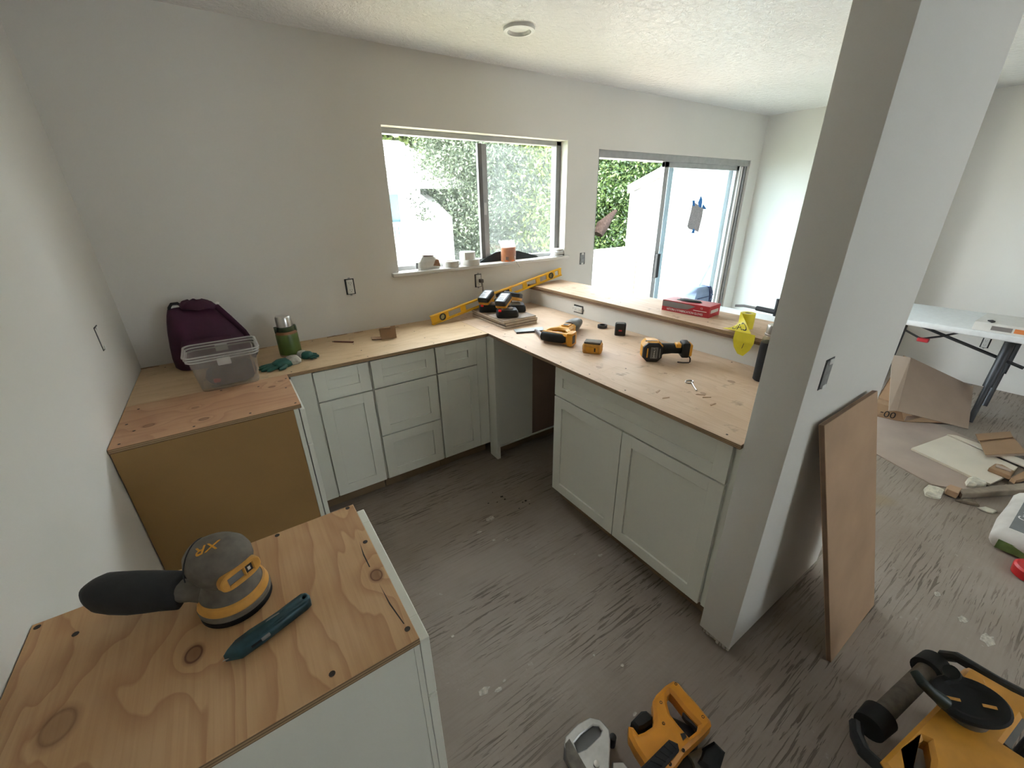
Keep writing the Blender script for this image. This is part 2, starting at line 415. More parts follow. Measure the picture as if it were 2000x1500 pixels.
BX0, BX1, BZ = 2.426, 2.770, 1.044
struct(B().box(2.456, 2.572, -2.135, 0, 0, BZ-.034, .003).done('wall_pony', 'wall_paint'))

# ---------------------------------------------------------------- kitchen window
win = struct(thing('window_1', 'aluminium sliding window above the back worktop', 'window', ((WX0+WX1)/2, .1, WZ0)))
for k in ('label', 'category'): del win[k]
def fr(name, m, x0, x1, y0, y1, z0, z1, par, bev=.002): return B().box(x0, x1, y0, y1, z0, z1, bev).done(name, m, par, world=True)
fr('frame_head', 'aluminium', WX0, WX1, .075, .135, WZ1-.030, WZ1, win)
fr('frame_bottom', 'aluminium', WX0, WX1, .075, .135, WZ0, WZ0+.028, win)
fr('frame_jamb', 'aluminium', WX0, WX0+.022, .075, .135, WZ0, WZ1, win)
fr('frame_jamb', 'dark_alu', WX1-.045, WX1, .075, .135, WZ0, WZ1, win)
sash = fr('sash_stile', 'dark_alu', 2.066, 2.098, .078, .104, WZ0+.028, WZ1-.045, win)
fr('meeting_stile', 'aluminium', 2.098, 2.150, .100, .128, WZ0+.028, WZ1-.045, win)
fr('latch', 'white_vinyl', 2.102, 2.124, .082, .100, 1.56, 1.64, win)
fr('pane', 'clear_pane', WX0+.02, 2.07, .090, .094, WZ0+.026, WZ1-.043, win, 0)
fr('pane', 'dusty_pane', 2.148, WX1-.044, .110, .114, WZ0+.026, WZ1-.043, win, 0)
struct(B().box(WX0-.05, WX1+.03, -.035, .078, WZ0-.022, WZ0+.002, .006, 3).done('trim_1', 'sill_paint', smooth=True))

# ---------------------------------------------------------------- sliding door
dr = struct(thing('door_1', 'sliding glass door', 'door', ((DX0+DX1)/2, .07, 0)))
for k in ('label', 'category'): del dr[k]
fr('frame_head', 'aluminium', DX0, DX1, .01, .12, DZ1-.055, DZ1, dr)
fr('frame_jamb', 'aluminium', DX0, DX0+.018, .01, .12, 0, DZ1, dr)
for i, x in enumerate((5.345, 5.300, 5.255)): fr('frame_jamb', ('dark_alu', 'white_vinyl', 'aluminium')[i], x-.022, x, .015+.03*i, .045+.03*i, .0, DZ1-.05, dr)
fr('frame_jamb', 'white_vinyl', 5.16, 5.35, .10, .125, 0, DZ1-.05, dr)
fr('sill_track', 'aluminium', DX0, DX1, .01, .13, 0, .02, dr)
sp = fr('sliding_panel_stile', 'aluminium', 3.985, 4.045, .025, .058, .03, DZ1-.055, dr)
fr('sliding_panel_rail', 'aluminium', 3.985, 5.22, .025, .058, .02, .10, dr)
fr('sliding_panel_rail', 'aluminium', 3.985, 5.22, .025, .058, DZ1-.10, DZ1-.055, dr)
fr('sliding_panel_stile', 'aluminium', 5.17, 5.215, .025, .058, .03, DZ1-.055, dr)
fr('pull_handle', 'black_plastic', 3.992, 4.035, -.012, .025, .93, 1.16, dr, .006)
fr('pane', 'door_pane', 4.04, 5.18, .040, .044, .09, DZ1-.09, dr, 0)
fr('fixed_panel_stile', 'aluminium', 4.115, 4.185, .075, .105, .03, DZ1-.055, dr)
fr('fixed_panel_rail', 'white_vinyl', 4.115, 5.25, .075, .105, .02, .10, dr)
fr('pane', 'clear_pane', 4.18, 5.17, .088, .092, .09, DZ1-.055, dr, 0)
# living-room window behind the camera
w2 = struct(thing('window_2', 'x', 'x', (2.95, YF-.06, 1.2)))
for k in ('label', 'category'): del w2[k]
for x in (2.5, 2.93, 3.36): fr('frame_stile', 'aluminium', x, x+.04, YF-.1, YF-.04, 1.2, 2.1, w2)
for z in (1.2, 2.06): fr('frame_rail', 'aluminium', 2.5, 3.4, YF-.1, YF-.04, z, z+.04, w2)
fr('pane', 'clear_pane', 2.52, 2.95, YF-.075, YF-.071, 1.22, 2.08, w2, 0); fr('pane', 'clear_pane', 2.95, 3.38, YF-.075, YF-.071, 1.22, 2.08, w2, 0)

# ---------------------------------------------------------------- cabinets
def shaker(par, name, axis, u0, u1, z0, z1, pos, t=.019, fw=.057, rec=.009):
    """five-piece front; axis 'y-' faces -y (u is x), 'x-' faces -x (u is y), 'x+' faces +x"""
    b = B(); bv = .0018
    def pb(b, a0, a1, w0, w1, d0, d1, bev):      # d measured outward from the carcass face
        if axis == 'y-': b.box(a0, a1, pos-d1, pos-d0, w0, w1, bev)
        elif axis == 'x-': b.box(pos-d1, pos-d0, a0, a1, w0, w1, bev)
        else: b.box(pos+d0, pos+d1, a0, a1, w0, w1, bev)
    pb(b, u0, u0+fw, z0, z1, 0, t, bv); pb(b, u1-fw, u1, z0, z1, 0, t, bv)
    pb(b, u0+fw-.001, u1-fw+.001, z0, z0+fw, 0, t, bv); pb(b, u0+fw-.001, u1-fw+.001, z1-fw, z1, 0, t, bv)
    o = b.done(name, 'cabinet_paint', par, world=True)
    b = B(); pb(b, u0+fw-.004, u1-fw+.004, z0+fw-.004, z1-fw+.004, 0, t-rec, .0)
    b.done('panel', 'cabinet_paint', o, world=True); return o
def carcass(par, x0, x1, y0, y1, m='cabinet_side', z0=.10, z1=zU-.001):
    B().box(x0, x1, y0, y1, z0, z1, .001).done('body', m, par, world=True)
YB = -.511     # carcass face of the back run, fronts reach -.53
# back run, cabinet beside the range return
c1 = thing('base_cabinet', 'white shaker base cabinet with one narrow drawer above a door, beside the left return', 'cabinet', (.80, -.25, 0))
carcass(c1, .612, .984, YB, -.01)
B().box(.609, .702, YB-.008, YB, .10, zU-.001, .001).done('filler_strip', 'cabinet_paint', c1, world=True)
B().box(.624, .984, -.445, -.43, 0, .10).done('toe_kick', 'toe_board', c1, world=True)
shaker(c1, 'drawer_front', 'y-', .708, .983, .705, .868, YB)
shaker(c1, 'door', 'y-', .708, .983, .108, .698, YB)
c2 = thing('drawer_cabinet', 'white shaker base cabinet with a stack of three drawers', 'cabinet', (1.18, -.25, 0))
carcass(c2, .988, 1.366, YB, -.01)
B().box(.992, 1.366, -.445, -.43, 0, .10).done('toe_kick', 'toe_board', c2, world=True)
for z0, z1 in ((.705, .868), (.405, .698), (.108, .398)): shaker(c2, 'drawer_front', 'y-', .995, 1.364, z0, z1, YB)
c3 = thing('base_cabinet', 'white shaker base cabinet with one narrow drawer above a door, beside the corner post', 'cabinet', (1.51, -.25, 0))
carcass(c3, 1.370, 1.722, YB, -.01)
B().box(1.648, 1.722, YB-.008, YB, .10, zU-.001, .001).done('filler_strip', 'cabinet_paint', c3, world=True)
B().box(1.370, 1.722, -.445, -.43, 0, .10).done('toe_kick', 'toe_board', c3, world=True)
shaker(c3, 'drawer_front', 'y-', 1.374, 1.642, .705, .868, YB)
shaker(c3, 'door', 'y-', 1.374, 1.642, .108, .698, YB)
# corner post and the side of the blind corner facing the dishwasher space
c4 = thing('corner_panel', 'white corner post and blind side panel of the empty dishwasher space', 'cabinet panel', (1.95, -.56, 0))
B().box(1.726, 1.752, -.605, -.512, 0, zU-.001, .0015).done('post', 'cabinet_paint', c4, world=True)
B().box(1.7525, 2.03, -.598, -.580, .10, zU-.001, .001).done('side_panel', 'cabinet_side', c4, world=True)
B().box(2.031, 2.452, -.596, -.582, .10, zU-.001, .001).done('raw_board', 'brown_board', c4, world=True)
B().box(1.7525, 2.452, -.602, -.580, .088, .0995, .001).done('bottom_lip', 'cabinet_side', c4, world=True)
B().box(1.7525, 2.452, -.54, -.525, 0, .087).done('toe_kick', 'toe_board', c4, world=True)
# sink base in the peninsula
XP = 1.774
c5 = thing('sink_base_cabinet', 'wide white shaker sink cabinet with false drawer front over two doors', 'cabinet', (2.1, -1.63, 0))
carcass(c5, XP, 2.36, -2.132, -1.150)
B().box(XP-.008, XP, -2.134, -2.108, .10, zU-.001, .001).done('filler_strip', 'cabinet_paint', c5, world=True)
B().box(1.825, 1.840, -2.132, -1.16, 0, .10).done('toe_kick', 'toe_board', c5, world=True)
B().box(1.775, 1.83, -2.133, -2.117, 0, .0995).done('toe_kick_block', 'toe_board', c5, world=True)
shaker(c5, 'drawer_front', 'x-', -2.100, -1.160, .703, .868, XP)
shaker(c5, 'door', 'x-', -1.6245, -1.160, .103, .696, XP)
shaker(c5, 'door', 'x-', -2.100, -1.6285, .103, .696, XP)
# left return cabinet with raw fibreboard side
c6 = thing('return_cabinet', 'base cabinet in the left corner with a raw brown fibreboard side', 'cabinet', (.3, -.73, 0))
carcass(c6, .004, .580, -.928, -.52, 'cabinet_side', .0)
B().box(.004, .566, -.936, -.9285, 0, zU-.001, .0005).done('raw_side', 'mdf_brown', c6, world=True)
B().box(.567, .584, -.936, -.54, 0, zU-.001, .001).done('face_frame', 'cabinet_paint', c6, world=True)
shaker(c6, 'drawer_front', 'x+', -.932, -.545, .705, .868, .588)
shaker(c6, 'door', 'x+', -.932, -.545, .108, .698, .588)
# near cabinet under the sander
c7 = thing('base_cabinet', 'white base cabinet beneath the orbital sander, drawer over door, plain grey-white side', 'cabinet', (.3, -1.92, 0))
carcass(c7, .004, .600, -2.134, -1.702, 'cabinet_side', .0)
shaker(c7, 'drawer_front', 'x+', -2.138, -1.700, .705, .872, .612)
shaker(c7, 'door', 'x+', -2.138, -1.700, .108, .698, .612)
B().box(.5995, .6115, -2.136, -1.701, .10, zU-.001, .001).done('face_frame', 'cabinet_paint', c7, world=True)

# ---------------------------------------------------------------- worktops
def top(name, label, poly, m, z0, z1, screws=(), rs=.0045):
    o = B().prism(poly, z0, z1, (), .0012).done(name, m); tag(o, label, 'worktop', None)
    for x, y in screws: B().lathe([(rs, z1-.001), (rs, z1+.0004), (.0002, z1+.0004)], 10, Matrix.Translation((x, y, 0))).done('screw', 'screw_dark', o)
    return o
def R4(x0, x1, y0, y1): return [(x0, y0), (x1, y0), (x1, y1), (x0, y1)]
top('plywood_worktop', 'pale plywood worktop along the back wall above the drawers', R4(.002, 1.7255, -.5443, -.002), 'ply_back', zU, hC,
    [(.62, -.52), (.99, -.52), (.99, -.40), (.985, -.25), (1.37, -.52), (1.37, -.39), (1.372, -.22), (1.70, -.5), (1.69, -.3), (.3, -.5), (.1, -.06), (1.2, -.05), (.8, -.04)], .004)
top('plywood_strip', 'reddish knotty plywood strip covering the left return in front of the plastic tub', R4(.002, .597, -.9365, -.5455), 'ply_return', zU, hC,
    [(.03, -.91), (.06, -.82), (.05, -.6), (.24, -.91), (.42, -.91), (.58, -.915), (.57, -.72), (.585, -.60), (.33, -.58), (.47, -.63), (.03, -.74)], .0045)
top('plywood_worktop', 'plywood worktop of the peninsula strewn with power tools', R4(1.7265, 2.4555, -2.1345, -.002), 'ply_peninsula', zU, hC,
    [(1.755, -.9), (1.755, -1.2), (1.755, -1.62), (1.755, -2.07), (1.80, -.62), (2.1, -1.15), (2.40, -1.2), (2.43, -1.7), (2.42, -1.95), (1.95, -1.45), (2.3, -1.9), (2.0, -.6), (2.1, -2.0), (1.76, -1.4)], .004)
nw_ = top('plywood_worktop', 'honey-coloured plywood worktop carrying the orbital sander and utility knife', [(.002, -1.694), (.608, -1.694), (.610, -2.147), (.002, -2.147)], 'ply_near', zU, hC,
    [(.012, -1.706), (.077, -1.768), (.206, -1.706), (.425, -1.704), (.592, -1.702), (.596, -1.850), (.598, -2.118), (.462, -2.122)], .0055)
for pix in ([(702, 1058), (711, 1082), (723, 1107), (721, 1108), (709, 1084)], [(741, 1141), (762, 1178), (790, 1218), (788, 1219), (760, 1180)]):
    B().prism([tuple(at(u, v, 'z', hC))[:2] for u, v in pix], hC-.001, hC+.0003).done('wood_check', 'screw_dark', nw_)
bl_ = top('plywood_bar_ledge', 'raised plywood bar ledge on the low wall, carrying the red glove box', R4(BX0, BX1, -2.1345, -.002), 'ply_bar', BZ-.018, BZ, [(2.5, -.3), (2.5, -.9), (2.5, -1.5), (2.7, -.6), (2.7, -1.6)], .004)
B().box(BX0+.006, BX1-.006, -2.134, -.003, BZ-.0335, BZ-.0185).done('lower_layer', 'plank_edge', bl_)
# ---------------------------------------------------------------- electrical fittings
def outlet(label, M, kind='duplex', group=None, dm='box_metal'):
    """local x right, y up, z out of the wall"""
    t = thing('wall_outlet' if kind == 'duplex' else 'switch_box', label, 'outlet' if kind == 'duplex' else 'switch'); t.matrix_world = M; PM[t.name] = M
    if group: t['group'] = group
    B().box(-.028, .028, -.047, .047, -.004, .0012, .0).done('gap_shade_plate', 'black_plastic', t)  # flat black plate stands in for the shaded gap around the device
    if kind == 'blank':
        B().box(-.022, .022, -.042, .042, .001, .003, .0008).done('device', dm, t)
        B().box(-.012, .012, .030, .046, .003, .006, .001).done('bracket_ear', 'outlet_white', t)
        B().box(-.012, .012, -.046, -.034, .003, .006, .001).done('bracket_ear', 'outlet_white', t)
        return t
    B().box(-.019, .019, -.042, .042, .001, .012, .002).done('device', 'outlet_white' , t)
    for s in (-1, 1): B().box(-.006, .006, s*.050-.004, s*.050+.004, .001, .004).done('bracket_ear', 'box_metal', t)
    for s in (-1, 1):
        f = B().lathe([(.0145, .012), (.0145, .0145), (.012, .015)], 20, Matrix.Translation((0, s*.0205, 0))).done('socket_face', 'outlet_white', t)
        for dx, dy in ((-.006, .003), (.006, .003)): B().box(dx-.001, dx+.001, s*.0205+dy-.004, s*.0205+dy+.004, .0148, .0153).done('slot', 'black_ink', f)
        B().cyl((0, s*.0205-.007, .0148), (0, s*.0205-.007, .0153), .0022, n=8).done('slot', 'black_ink', f)
    return t
MB_ = lambda x, z: frame3((x, 0, z), (1, 0, 0), (0, -1, 0))
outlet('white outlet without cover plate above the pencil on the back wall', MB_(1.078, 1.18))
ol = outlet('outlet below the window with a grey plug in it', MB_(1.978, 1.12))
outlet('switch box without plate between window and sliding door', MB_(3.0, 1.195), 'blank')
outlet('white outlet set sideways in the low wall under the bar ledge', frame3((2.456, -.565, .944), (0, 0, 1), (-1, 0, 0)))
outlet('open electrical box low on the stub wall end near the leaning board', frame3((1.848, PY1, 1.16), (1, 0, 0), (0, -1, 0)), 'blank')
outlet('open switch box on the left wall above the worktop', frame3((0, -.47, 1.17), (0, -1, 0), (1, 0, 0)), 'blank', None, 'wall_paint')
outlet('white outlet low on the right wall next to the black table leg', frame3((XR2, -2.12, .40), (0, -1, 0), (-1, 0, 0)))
pl = thing('power_plug', 'dark grey plug and cord hanging from the outlet under the window', 'plug', (1.985, -.02, 1.10))
B().box(1.972, 1.998, -.052, -.0155, 1.108, 1.135, .006).done('plug_body', 'cord_grey', pl, world=True, smooth=True)
B().tube([(1.985, -.045, 1.108), (1.987, -.05, 1.07), (1.988, -.045, 1.02), (1.984, -.036, .97), (1.97, -.03, .92), (1.95, -.028, .902), (1.92, -.03, .8995)], .0038, 8).done('cord', 'cord_grey', pl, world=True, smooth=True)
lt = thing('recessed_light', 'round white recessed ceiling light with grey interior', 'ceiling light', (1.97, -.555, H))
B().lathe([(.058, -.002), (.060, -.016), (.078, -.014), (.080, 0), (.075, .0)], 40).done('trim_ring', 'lamp_white', lt, smooth=True)
B().lathe([(.057, -.012), (.050, .0), (.047, .10), (.0005, .10), (.0005, .104), (.050, .104), (.0525, .0), (.0585, -.012)], 36, cap=False).done('inner_cup', 'lamp_white', lt, smooth=True)

# ---------------------------------------------------------------- left corner: backpack, tub, flask, gloves
def blob_rings(secs, n=36, amp=0, seed=0, p=2.6):
    rnd = random.Random(seed); ph = [rnd.uniform(0, 6.28) for _ in range(6)]
    out = []
    for (cx, cy, z, a, bb) in secs:
        r = []
        for k in range(n):
            t = 2*PI*k/n; c, s = math.cos(t), math.sin(t)
            w = 1+amp*(math.sin(3*t+ph[0]+z*14)+.6*math.sin(5*t+ph[1]-z*22)+.5*math.sin(9*t+ph[2]+z*9))
            r.append((cx+a*w*math.copysign(abs(c)**(2/p), c), cy+bb*w*math.copysign(abs(s)**(2/p), s), z))
        out.append(r)
    return out
bp = thing('backpack', 'dark purple fabric backpack leaning against the back wall corner', 'backpack', (.315, -.115, hC))
secs = [(.0, 0, .0, .150, .090), (.005, 0, .012, .165, .098), (.008, 0, .06, .170, .100), (.002, .002, .12, .162, .098), (-.008, .005, .18, .146, .090), (-.022, .010, .23, .122, .078), (-.034, .016, .265, .100, .062), (-.036, .02, .290, .088, .040), (-.034, .022, .302, .080, .018), (-.034, .022, .306, .07, .008)]
B().loft(blob_rings(secs, 44, .016, 5, 3.4)).done('main_bag', 'purple_cloth', bp, smooth=True, ang=70)
B().loft([[(.002+a*math.cos(2*PI*k/28), -.01+c_*math.sin(2*PI*k/28), z-.10*a*math.cos(2*PI*k/28)+.004*math.sin(5*k)) for k in range(28)] for z, a, c_ in ((.286, .070, .052), (.300, .074, .050), (.318, .058, .036), (.326, .034, .018))]).done('top_flap', 'purple_cloth', bp, smooth=True, ang=70)
B().loft(blob_rings([(.0, -.088, .02, .115, .018), (0, -.098, .04, .120, .020), (0, -.096, .12, .112, .020), (0, -.085, .15, .10, .012)], 30, .015, 3)).done('front_pocket', 'purple_cloth', bp, smooth=True, ang=70)
B().tube([(-.115, .0, .265), (-.112, -.002, .300), (-.098, -.004, .318), (-.075, -.004, .318), (-.062, -.002, .302), (-.058, 0, .28)], .0065, 8).done('grab_handle', 'black_cloth', bp, smooth=True)
B().box(-.105, -.068, -.002, .001, .287, .309, .001).done('name_tag', 'white_paper', bp)
B().tube([(.072, -.02, .290), (.115, -.045, .225), (.158, -.05, .15), (.178, -.05, .09)], .005, 8, flat=3.2).done('shoulder_strap', 'purple_cloth', bp, smooth=True)
B().tube([(.172, -.06, .12), (.190, -.07, .08), (.186, -.075, .035), (.17, -.08, .012)], .007, 8, flat=1.8).done('webbing_strap', 'black_cloth', bp, smooth=True)
B().lathe([(.007, 0), (.009, .006), (.005, .010)], 10, Matrix.Translation((.083, -.045, .300))).done('toggle', 'outlet_white', bp, smooth=True)

tub = thing('plastic_tub', 'clear nested plastic food tubs with dark odds and ends inside', 'tub', (.372, -.478, hC), .02)
def rrect(a, bb, r, z, n=5, o=0):
    pts = []
    for cx, cy, s in ((a-r, bb-r, 0), (-a+r, bb-r, 1), (-a+r, -bb+r, 2), (a-r, -bb+r, 3)):
        for k in range(n+1):
            t = PI/2*(s+k/n); pts.append((cx+r*math.cos(t), cy+r*math.sin(t), z))
    return pts
def shell(b, rows): b.loft([rrect(a, c_, r, z) for a, c_, r, z in rows], False)
b = B(); shell(b, [(.106, .082, .03, .004), (.109, .085, .03, .0), (.112, .088, .03, .01), (.128, .102, .032, .150), (.126, .100, .031, .150), (.110, .086, .028, .013)])
b._add(rrect(.110, .086, .028, .013), [tuple(range(24))]); b.done('tub_body', 'tub_plastic', tub, smooth=True)
for i, (z, g) in enumerate(((.140, .0), (.152, .003), (.164, .006))):
    b = B(); b.loft([rrect(.129+g, .103+g, .032, z), rrect(.137+g, .111+g, .036, z), rrect(.137+g, .111+g, .036, z+.004), rrect(.129+g, .103+g, .032, z+.004)], True, True)
    b.done('rim', 'tub_rim_plastic', tub, smooth=True)
b = B(); b.loft([rrect(.134, .108, .034, .150), rrect(.136, .110, .034, .166)], False); b.done('inner_tub_wall', 'tub_plastic', tub)
B().box(-.025, .025, -.122, -.113, .118, .150, .003).done('latch', 'tub_rim_plastic', tub, smooth=True)
B().box(-.025, .025, .113, .122, .118, .150, .003).done('latch', 'tub_rim_plastic', tub, smooth=True)
mat('clutter', (.04, .033, .03), .7, 0, .5, 35); mat('clutter_red', (.34, .05, .05), .5, 0, .3, 30)
B().loft(blob_rings([(.012, 0, .015, .092, .074), (.012, 0, .03, .098, .078), (.015, .0, .062, .094, .074), (.02, 0, .088, .07, .056), (.03, 0, .098, .03, .02)], 30, .05, 2)).done('contents', 'clutter', tub, smooth=True)
B().box(-.06, -.02, -.078, -.066, .03, .048, .004).done('red_item', 'clutter_red', tub)
B().box(.098, .104, -.06, .03, .03, .12, .002).done('printed_packet', 'paper_print', tub)

fl = thing('thermos_flask', 'stubby green thermos flask with steel cup lid and rust-coloured band', 'flask', (.660, -.235, hC))
B().lathe([(.050, 0), (.054, .003), (.054, .012)], 36).done('base_ring', 'cardboard_grey', fl, smooth=True)
B().lathe([(.052, .0105), (.0545, .013), (.0535, .118), (.051, .126)], 36).done('body', 'green_enamel', fl, smooth=True)
B().lathe([(.0525, .122), (.051, .131), (.0485, .135), (.040, .136)], 36).done('shoulder_band', 'rust_band', fl, smooth=True)
B().lathe([(.042, .134), (.044, .138), (.043, .158), (.036, .160)], 36).done('collar', 'green_dark', fl, smooth=True)
B().box(-.053, -.040, -.014, .014, .128, .160, .003).done('handle_lug', 'green_dark', fl, smooth=True)
B().box(.040, .053, -.014, .014, .128, .160, .003).done('handle_lug', 'green_dark', fl, smooth=True)
B().lathe([(.036, .158), (.0385, .160), (.0375, .205), (.034, .213), (.026, .215), (.0, .2155)], 36).done('cup_lid', 'steel', fl, smooth=True)

def glove(name, label, loc, rz, knit, s=1.0, group=None):
    t = thing(name, label, 'glove', loc, rz, group)
    B().loft(blob_rings([(0, 0, 0, .043*s, .040*s), (0, 0, .006, .048*s, .044*s), (0, 0, .022, .045*s, .040*s), (0, 0, .032, .030*s, .026*s)], 26, .03, 4)).done('palm', 'glove_green', t, smooth=True, ang=80)
    for i, (y, L, a) in enumerate(((.030, .062, .25), (.011, .072, .08), (-.010, .070, -.06), (-.028, .054, -.22))):
        p = Vector((-.036*s, y*s, .010)); d = Vector((-math.cos(a), math.sin(a), -.03)); r = .0085*s
        B().tube([p, p+d*L*.45*s, p+d*L*.8*s+Vector((0, 0, -.001)), p+d*L*s+Vector((0, 0, -.002))], [r, r, r*.95, r*.45], 10).done('finger', 'glove_green', t, smooth=True, ang=80)
    B().tube([(.0, -.038*s, .010), (-.016*s, -.060*s, .010), (-.042*s, -.068*s, .009)], [.010*s, .010*s, .006*s], 10).done('thumb', 'glove_green', t, smooth=True, ang=80)
    B().loft(blob_rings([(.050*s, 0, .001, .034*s, .036*s), (.052*s, 0, .016, .036*s, .038*s), (.050*s, 0, .034, .026*s, .03*s)], 26, .03, 9)).done('knit_cuff', 'glove_knit', t, smooth=True, ang=80)
    return t
glove('work_glove', 'green coated work glove with pale knit cuff lying by the plastic tub', (.598, -.405, hC+.001), .25, True, 1.0)
glove('work_glove', 'bunched dark green work glove lying closest to the foot of the flask', (.722, -.345, hC+.001), 2.3, True, .62)

# pencil, small carton, debris
pc = thing('carpenter_pencil', 'flat dark red carpenter pencil lying on the back worktop', 'pencil', (.95, -.185, hC), math.atan2(-.09, .10))
B().box(-.062, .058, -.0065, .0065, .0, .007, .002).done('shaft', 'pencil_red', pc, smooth=True)
B().loft([[(-.062, -.006, .0005), (-.062, .006, .0005), (-.062, .006, .0065), (-.062, -.006, .0065)], [(-.078, -.001, .003), (-.078, .001, .003), (-.078, .001, .0045), (-.078, -.001, .0045)]]).done('point', 'old_wood', pc)
cb = thing('small_carton', 'tiny open brown cardboard box near the pencil', 'box', (1.195, -.25, hC), -.16)
b = B(); w, d, hh, tt = .044, .026, .055, .0022
b.box(-w, w, -d, -d+tt, 0, hh).box(-w, w, d-tt, d, 0, hh).box(w-tt, w, -d, d, 0, hh).box(-w, w, -d, d, 0, tt)
b.done('tray', 'cardboard', cb)
B().prism(R4(-.055, 0, -d, d), 0, tt, M=Matrix.Translation((-w, 0, .004)) @ Matrix.Rotation(.10, 4, 'Y')).done('end_flap', 'cardboard', cb)
B().prism(R4(-.014, .014, 0, .020), 0, tt, M=Matrix.Translation((w-.014, -d, hh)) @ Matrix.Rotation(1.2, 4, 'X')).done('lid_flap', 'cardboard', cb)
B().prism(R4(-.010, .010, 0, .014), 0, tt, M=Matrix.Translation((-w+.010, -d, hh)) @ Matrix.Rotation(1.35, 4, 'X')).done('lid_flap', 'cardboard', cb)
random.seed(11)
for i, (u, v) in enumerate(((505, 668), (655, 655), (640, 651), (700, 649), (662, 648), (285, 712), (300, 709), (770, 640), (905, 622))):
    p = at(u, v, 'z', hC); p.y = min(p.y, -.018)
    t = B().prism([(-.028, -.004), (.0, -.006), (.03, -.002), (.026, .004), (-.02, .005)], 0, .0022, M=Matrix.Rotation(random.uniform(-.3, .3), 4, 'Z'))
    o = t.done('wood_splinter', 'plank_brown'); o.location = (p.x, p.y, hC+.0003); tag(o, 'thin splinter of torn veneer lying along the foot of the back wall', 'splinter', 'splinters along the back wall')

# ---------------------------------------------------------------- spirit level
LA = Vector((1.528, -.150, hC)); LB = Vector((2.432, -.085, BZ+.001)); ld = (LB-LA).normalized()
lv = thing('spirit_level', 'long yellow spirit level leaning from the worktop onto the bar ledge', 'level', LA)
Ml = frame3(LA, ld, (ld.y*-1*0+0.07, -1, 0)); Mloc = Matrix.Translation(-LA) @ Ml   # local y is up the blade, z toward the room
LL, LH = 1.205, .062
sgn = 1 if (Ml.to_3x3() @ Vector((0, 1, 0))).z > 0 else -1
if sgn < 0: Ml = Ml @ Matrix.Rotation(PI, 4, 'X'); Mloc = Matrix.Translation(-LA) @ Ml
holes = [(.135, .235), (.275, .405), (.515, .545), (.69, .80), (.84, .935), (.975, 1.045), (1.135, 1.175)]
hp = [R4(a, c_, .013, LH-.013) for a, c_ in holes]
B().prism(R4(0, LL, 0, LH), -.004, .004, hp, 0, Mloc).done('web', 'level_yellow', lv)
B().box(0, LL, 0, .007, -.012, .012, .0015, M=Mloc).done('bottom_flange', 'level_yellow', lv)
B().box(0, LL, LH-.007, LH, -.012, .012, .0015, M=Mloc).done('top_flange', 'level_yellow', lv)
for x in (.085, 1.09):
    v = B().lathe([(.0225, -.010), (.0235, .0), (.0235, .011), (.017, .012), (.0165, -.010)], 28, Mloc @ Matrix.Translation((x, LH/2, 0))).done('vial_ring', 'black_plastic', lv, smooth=True)
    mat('vial_fluid', (.55, .62, .38), .15)
    B().lathe([(.0168, -.004), (.0168, .004)], 24, Mloc @ Matrix.Translation((x, LH/2, 0))).done('vial', 'vial_fluid', v)
B().box(.545, .665, .022, LH-.014, -.009, .009, .003, M=Mloc).done('centre_vial_block', 'black_plastic', lv)

# ---------------------------------------------------------------- board offcuts, chargers and batteries
def offcut(label, dx, z, m='board_core'):
    o = thing('board_offcut', label, 'board', (1.99+dx[0], -.315+dx[1], z), dx[2], 'square board offcuts under the chargers')
    B().box(-.128, .128, -.212, .212, .0015, .0155).done('core', 'board_core', o)
    B().box(-.1285, .1285, -.2125, .2125, 0, .002).done('lower_face', 'board_face', o)
    B().box(-.1285, .1285, -.2125, .2125, .0150, .0170).done('upper_face', 'board_face', o)
offcut('pale-cored board offcut at the bottom of the stack under the chargers', (.0, .0, .0), hC)
offcut('pale-cored board offcut in the middle of the stack under the chargers', (.004, .002, .008), hC+.0172)
offcut('brown-faced board offcut on top of the stack, carrying the chargers', (-.006, .002, -.012), hC+.0344)
ZB = hC+.0516
mat('charger_label', (.16, .12, .08), .5)
def charger(label, loc, rz, led=True):
    t = thing('battery_charger', label, 'charger', loc, rz, 'battery chargers on the board stack'); t.scale = (1.22, 1.12, 1.12)
    B().loft([rrect(.056, .046, .018, 0), rrect(.060, .050, .02, .006), rrect(.058, .048, .02, .030), rrect(.050, .040, .016, .043)]).done('housing', 'charger_black', t, smooth=True)
    B().loft([rrect(.034, .028, .012, .042), rrect(.030, .024, .010, .050)]).done('dock', 'charger_label', t, smooth=True)
    if led: B().box(-.050, -.034, -.0455, -.034, .036, .0475, .002).done('red_light', 'red_led', t)
    return t
charger('black battery charger with red light at the left rear of the stack', (1.932, -.225, ZB), -.5)
charger('black battery charger with red light at the front corner of the board stack', (1.948, -.425, ZB), -.5)
charger('plain black battery charger at the right edge of the board stack', (2.072, -.335, ZB), -.5, False)
def pack(label, loc, rot, top_='blue_label', side='tool_yellow', group='battery packs'):
    t = thing('battery_pack', label, 'battery', loc, 0, group, rot)
    B().loft([rrect(.036, .056, .012, 0), rrect(.039, .060, .013, .005), rrect(.039, .060, .013, .022)]).done('lower_shell', side, t, smooth=True)
    B().loft([rrect(.0395, .0605, .013, .021), rrect(.0395, .0605, .013, .046), rrect(.034, .056, .011, .053)]).done('upper_shell', 'charger_black', t, smooth=True)
    if top_: 
        l = B().box(-.026, .026, -.052, .044, .0525, .0548, .0008).done('label_plate', top_, t)
        B().box(-.018, .010, .010, .020, .0546, .0554).done('print_bar', 'grey_print', l)
        for i in range(6): B().box(-.018+.012*(i % 3), -.010+.012*(i % 3), -.035+.018*(i//3), -.024+.018*(i//3), .0546, .0553).done('print_mark', 'grey_print', l)
    return t
